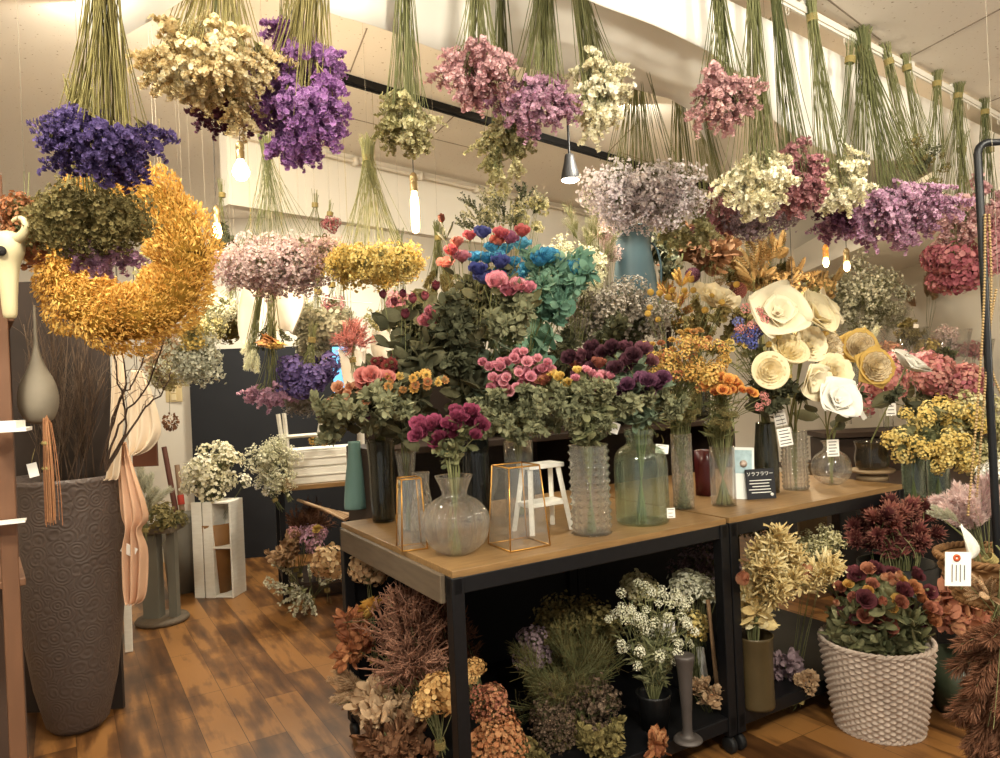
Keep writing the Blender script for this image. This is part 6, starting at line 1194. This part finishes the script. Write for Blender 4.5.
root = thing('bouquet_rack', 'dark rack at the back right holding the wrapped bouquets', 'rack', (at(905, 400, 4.6)[0], 4.6, 0), 0); zz_ = at(905, 408, 4.6)[2] - .12
g = G(); g.box((0, 0, zz_ - .02), (1.15, .3, .03)); g.obj('board', DW, root, smooth=False); g = G(); g.box((0, 0, zz_ / 2 - .02), (1.1, .26, zz_ - .05)); g.obj('body', DW, root, smooth=False)
for i, (px, py) in enumerate(((916, 326), (942, 358), (915, 355), (935, 375))): ptag(('tiny white tag on a wrapped bouquet, upper middle', 'tiny white tag on a wrapped bouquet, right', 'small pink tinted tag above the hydrangeas', 'small white tag over the pink hydrangeas')[i], px, py, 4.45, 5, 4, 5, 0, True)
low('small magenta and green mix in front of the wrapped bouquets', (920, 420), (912, 362), (34, 6), 4.0, 'small', 'rosepink', 12, .06)
low('dark green clump among the wrapped bouquets', (940, 410), (938, 364), (8, 5), 4.1, 'leafy', 'darkgreen', 5, .07)
# dark pot with brown leaves, right of the basket
p = onz(978, 722, 0); p[1] += .1; kq = p[1] / FL; hh = at(978, 655, p[1])[2]
g = G(); g.lathe([(.001, 0), (22 * kq, 0), (34 * kq, hh), (32 * kq, hh), (20 * kq, .01), (.001, .01)], 36); tag(g.obj('green_pot', mat('green_pot', '#38402f', .4), loc=p), 'dark green pot on the floor right of the wicker basket', 'pot')
low('copper brown broad leaves rising from the dark green pot', (978, 665), (968, 612), (22, 22), p[1], 'magnolia', 'copper', 12, .09, name='dried_leaf_branch')
# black garment rail
pr_ = at(978, 160, 2.0); BP = BLACK
root = thing('garment_rack', 'black pipe rack upright at the right edge carrying the beaded chains', 'rack', (pr_[0], pr_[1], 0), .0)
topz = at(980, 143, 2.0)[2]; g = G(); b_ = at(1003, 400, 2.0); bx = pr_[0] - pr_[0]
t = np.linspace(0, PI / 2, 6); arc = np.stack([.03 - .03 * np.cos(t), 0 * t, topz - .03 + .03 * np.sin(t)], -1)
g.tubes(np.vstack([[[.01, 0, .02], [.006, 0, 1.0], [0, 0, topz - .03]], arc, [[.2, .0, topz], [.6, .0, topz]]]), .0105, .0105, 0, 10); g.obj('pipe', BP, root); g = G(); g.tubes([[.6, 0, topz], [.6, 0, 1], [.6, 0, .02]], .0105, .0105, 0, 10); g.obj('pipe', BP, root)
g = G(); g.box((.01, 0, .012), (.05, .5, .024)); g.box((.6, 0, .012), (.05, .5, .024)); g.obj('foot', BP, root, smooth=False)
# shoulder basket on beaded chains
def strand(label, pts, d, r=.0038):
    q = smooth(np.array([at(x, y, dd) for x, y, dd in pts]), 60); L_ = np.concatenate([[0], np.cumsum(np.linalg.norm(np.diff(q, axis=0), axis=1))]); n = min(99, int(L_[-1] / (r * 1.9))); s_ = np.linspace(0, L_[-1], n); c = np.stack([np.interp(s_, L_, q[:, i]) for i in range(3)], -1)
    root = thing('beaded_chain', label, 'chain', c[0]); g = G(); g.tubes(c - c[0], .0015, .0015, 0, 4); g.obj('thread', TWINE, root)
    g = G(); g.lathe([(.0005, -r * .9), (r * .8, -r * .6), (r, 0), (r * .8, r * .6), (.0005, r * .9)], 10); me = g.mesh('bead', mat('beads_tan', '#a3875c', .5, noise=.5, scale=80, col2='#7a6038'))
    for i in range(n): link('bead', me, root, loc=c[i] - c[0])
strand('tan beaded chain hanging from the rack, nearer strand', [(985, 215, 1.98), (984, 300, 1.98), (978, 400, 1.98), (968, 515, 1.98)], 2)
strand('tan beaded chain hanging from the rack, strand at the right', [(989, 215, 2.0), (991, 300, 2.0), (984, 400, 2.0), (976, 505, 2.02)], 2)
strand('short beaded chain curving at the right edge', [(996, 290, 2.0), (990, 330, 2.0), (992, 370, 2.0), (1004, 400, 2.0)], 2)
TW = mat('brown_wicker', '#8a6238', .7, noise=.7, scale=30, col2='#5e4024')
pk = at(996, 600, 2.0); ksc = 2.0 / FL
wicker('shoulder_basket', 'brown wicker shoulder basket hung from beaded chains at the right edge', pk, 34 * ksc, 50 * ksc, 42 * ksc, TW, rows=8, n=14)
low('fern like tan sprig curling over the brown wicker basket', (1000, 620), (985, 588), (14, 6), 1.82, 'fern', 'tan', 4, .045)
low('pink white tufted grass standing in the brown wicker basket', (990, 590), (974, 512), (22, 14), 2.05, 'pampas', 'wisp', 26, .055)
q_ = at(968, 560, 1.9); root = thing('white_leaf', 'large cream white curled leaf standing over the brown basket rim', 'leaf', q_, 0); g = G(); g.scatter(T_petal(.36, 1, .12, .5, 6, 10, base=.15, wave=.05), frames([[0, 0, 0]], [[.35, 0, 1]], .085, 2.2), 0); o_ = g.obj('blade', P['white'], root); o_.modifiers.new('t', 'SOLIDIFY').thickness = .0015; g = G(); g.tubes([[0, 0, 0], [0, .02, -.04], [.01, .05, -.09]], .002, .002, 0, 5); g.obj('stem', STEM, root)
low('white grass plume pointing left out of the brown basket', (990, 560), (948, 515), (8, 3), 1.95, 'pampas', 'silver', 3, .045)
low('foreground brown feathery plumes hanging at the bottom right corner', (1010, 560), (1000, 690), (18, 70), 1.8, 'pampas', 'rust', 64, .085, flare=.5)
low('small white leaf at the bottom right edge', (995, 700), (985, 692), (3, 4), 2.0, 'bud', 'white', 1, .03, name='white_leaf')
low('pale grey blue small flower at the right edge above the basket', (998, 520), (992, 470), (8, 8), 2.6, 'small', 'white', 6, .05)

# ================================================================= PAPER WRAPS AND FILLERS IN THE SHOP DEPTH
PAPER = mat('wrap_paper_white', '#ece6dc', .8, noise=.3, scale=8, col2='#ddd4c6')
def wrap(label, pts, d):
    """pts: (xl, xr, y) rows; half-round paper cone open to the front"""
    rows = smooth(np.array(pts, float), 18); n = 22; O = at((rows[0][0] + rows[0][1]) / 2, rows[0][2], d); Pg = np.zeros((18, n, 3))
    for i, (xl, xr, y) in enumerate(rows):
        c = at((xl + xr) / 2, y, d) - O; r_ = (xr - xl) / 2 * d / FL
        a = np.linspace(-.25, PI + .25, n); Pg[i] = np.stack([c[0] + r_ * np.cos(a) * (1 + .06 * np.sin(3 * a + i * .3)), c[1] + r_ * .8 * np.sin(a), np.full(n, c[2]) + .01 * np.sin(a * 5) * (i in (0, 17))], -1)
    g = G(); g.grid(Pg); o = g.obj('paper_wrap', PAPER, loc=O); o.modifiers.new('t', 'SOLIDIFY').thickness = .0015; tag(o, label, 'paper wrap')
    h = np.array([0, 0, ZC - O[2]]); s_ = bpy.data.objects; g = G(); g.tubes([[0, .02, 0], [0, .02, h[2] / 2], [0, .02, h[2]]], .0009, .0009, 0, 4); c_ = g.obj('hanging_string', TWINE, o); return o
wrap('white paper cone around the green stem sheaf, left one', [(242, 262, 285), (238, 268, 310), (240, 262, 335), (248, 256, 352)], 3.16)
wrap('white paper wrap around the dark leafy bunch', [(266, 300, 282), (264, 304, 300), (268, 300, 318), (276, 294, 332)], 3.22)
wrap('pointed white paper cone under the coral pink bunch', [(338, 366, 350), (341, 364, 370), (346, 361, 390), (351, 356, 405)], 3.25)
wrap('pale paper wrapping around the small bunch above the counter, right', [(372, 392, 330), (370, 396, 345), (376, 392, 362), (382, 388, 372)], 3.6)
g = G(); a_, b_ = at(318, 296, 3.3), at(372, 303, 3.4); m_ = (a_ + b_) / 2 - [0, 0, .012]; g.tubes(bez([a_ - a_], [m_ - a_], [b_ - a_], 14)[0], .002, .002, 0, 5); tag(g.obj('garland_string', CARD, loc=a_), 'thin white cord strung across above the counter', 'cord')
for i, (x, y, rx, ry, d, kd, p_, lb) in enumerate(((232, 325, 9, 12, 3.5, 'small', 'olive', 'olive green bunch beside the left paper cone'), (300, 312, 10, 10, 3.5, 'misty', 'whitegreen', 'pale bunch between the two paper wraps'), (342, 318, 8, 8, 3.7, 'misty', 'silver', 'silver bunch behind the coral pink bunch'),
        (385, 320, 10, 12, 3.8, 'misty', 'green_cream', 'greenish cream bunch hanging over the right paper wrap'), (272, 346, 8, 3, 3.1, 'straw', 'ochre', 'row of yellow daisies under the dark leafy bunch'), (208, 330, 14, 14, 3.3, 'misty', 'green_cream', 'cream tufted bunch right under the wreath edge'),
        (400, 300, 9, 12, 3.7, 'small', 'rosepink', 'pink bunch in the dim space left of the burgundy rosebuds'), (160, 350, 14, 12, 2.9, 'misty', 'tan', 'tan feathery bunch below the wreath'))):
    hang(lb, (x, y - 55), (x, y), (rx, ry), d, kd, p_, 9, .06, 16)
# extra leafy filling among the table vases
fl('long dark leaf spray arching at the back left table corner', v_dark1, cloud(372, 422, 50, 26, 2.62, 20), 'leafy', 'greyleaf', .06, name='leaf_spray', cat='foliage', group='leaf sprays at the back left corner', leaves=14, lsize=.08, leafmat=LEAFD)
fl('dark leafy stem rising beside the burgundy rosebuds', v_mid, cloud(452, 350, 28, 34, 2.75, 12), 'leafy', 'darkgreen', .075, name='leaf_spray', cat='foliage', group='leafy stems left of the pink spray roses', leaves=14, lsize=.085, leafmat=LEAFD)
fl('small leaved green twig under the pink spray roses', v_back, cloud(515, 418, 52, 26, 2.58, 30), 'leafy', 'greyleaf', .05, name='leaf_spray', cat='foliage', group='green twigs under the pink roses', leaves=12, lsize=.045, leafmat=LEAF)
fl('small leaved green twig in the knobbed cylinder', v_knob, cloud(585, 416, 38, 24, 2.58, 20), 'leafy', 'greyleaf', .05, name='leaf_spray', cat='foliage', group='green twigs in the knobbed cylinder', leaves=12, lsize=.045, leafmat=LEAF)
fl('small grey green leaf twig over the large jar neck', v_jar, cloud(642, 414, 36, 14, 2.72, 10), 'leafy', 'greyleaf', .05, name='leaf_spray', cat='foliage', group='grey green twigs over the large jar', leaves=8, lsize=.045, leafmat=LEAFG)
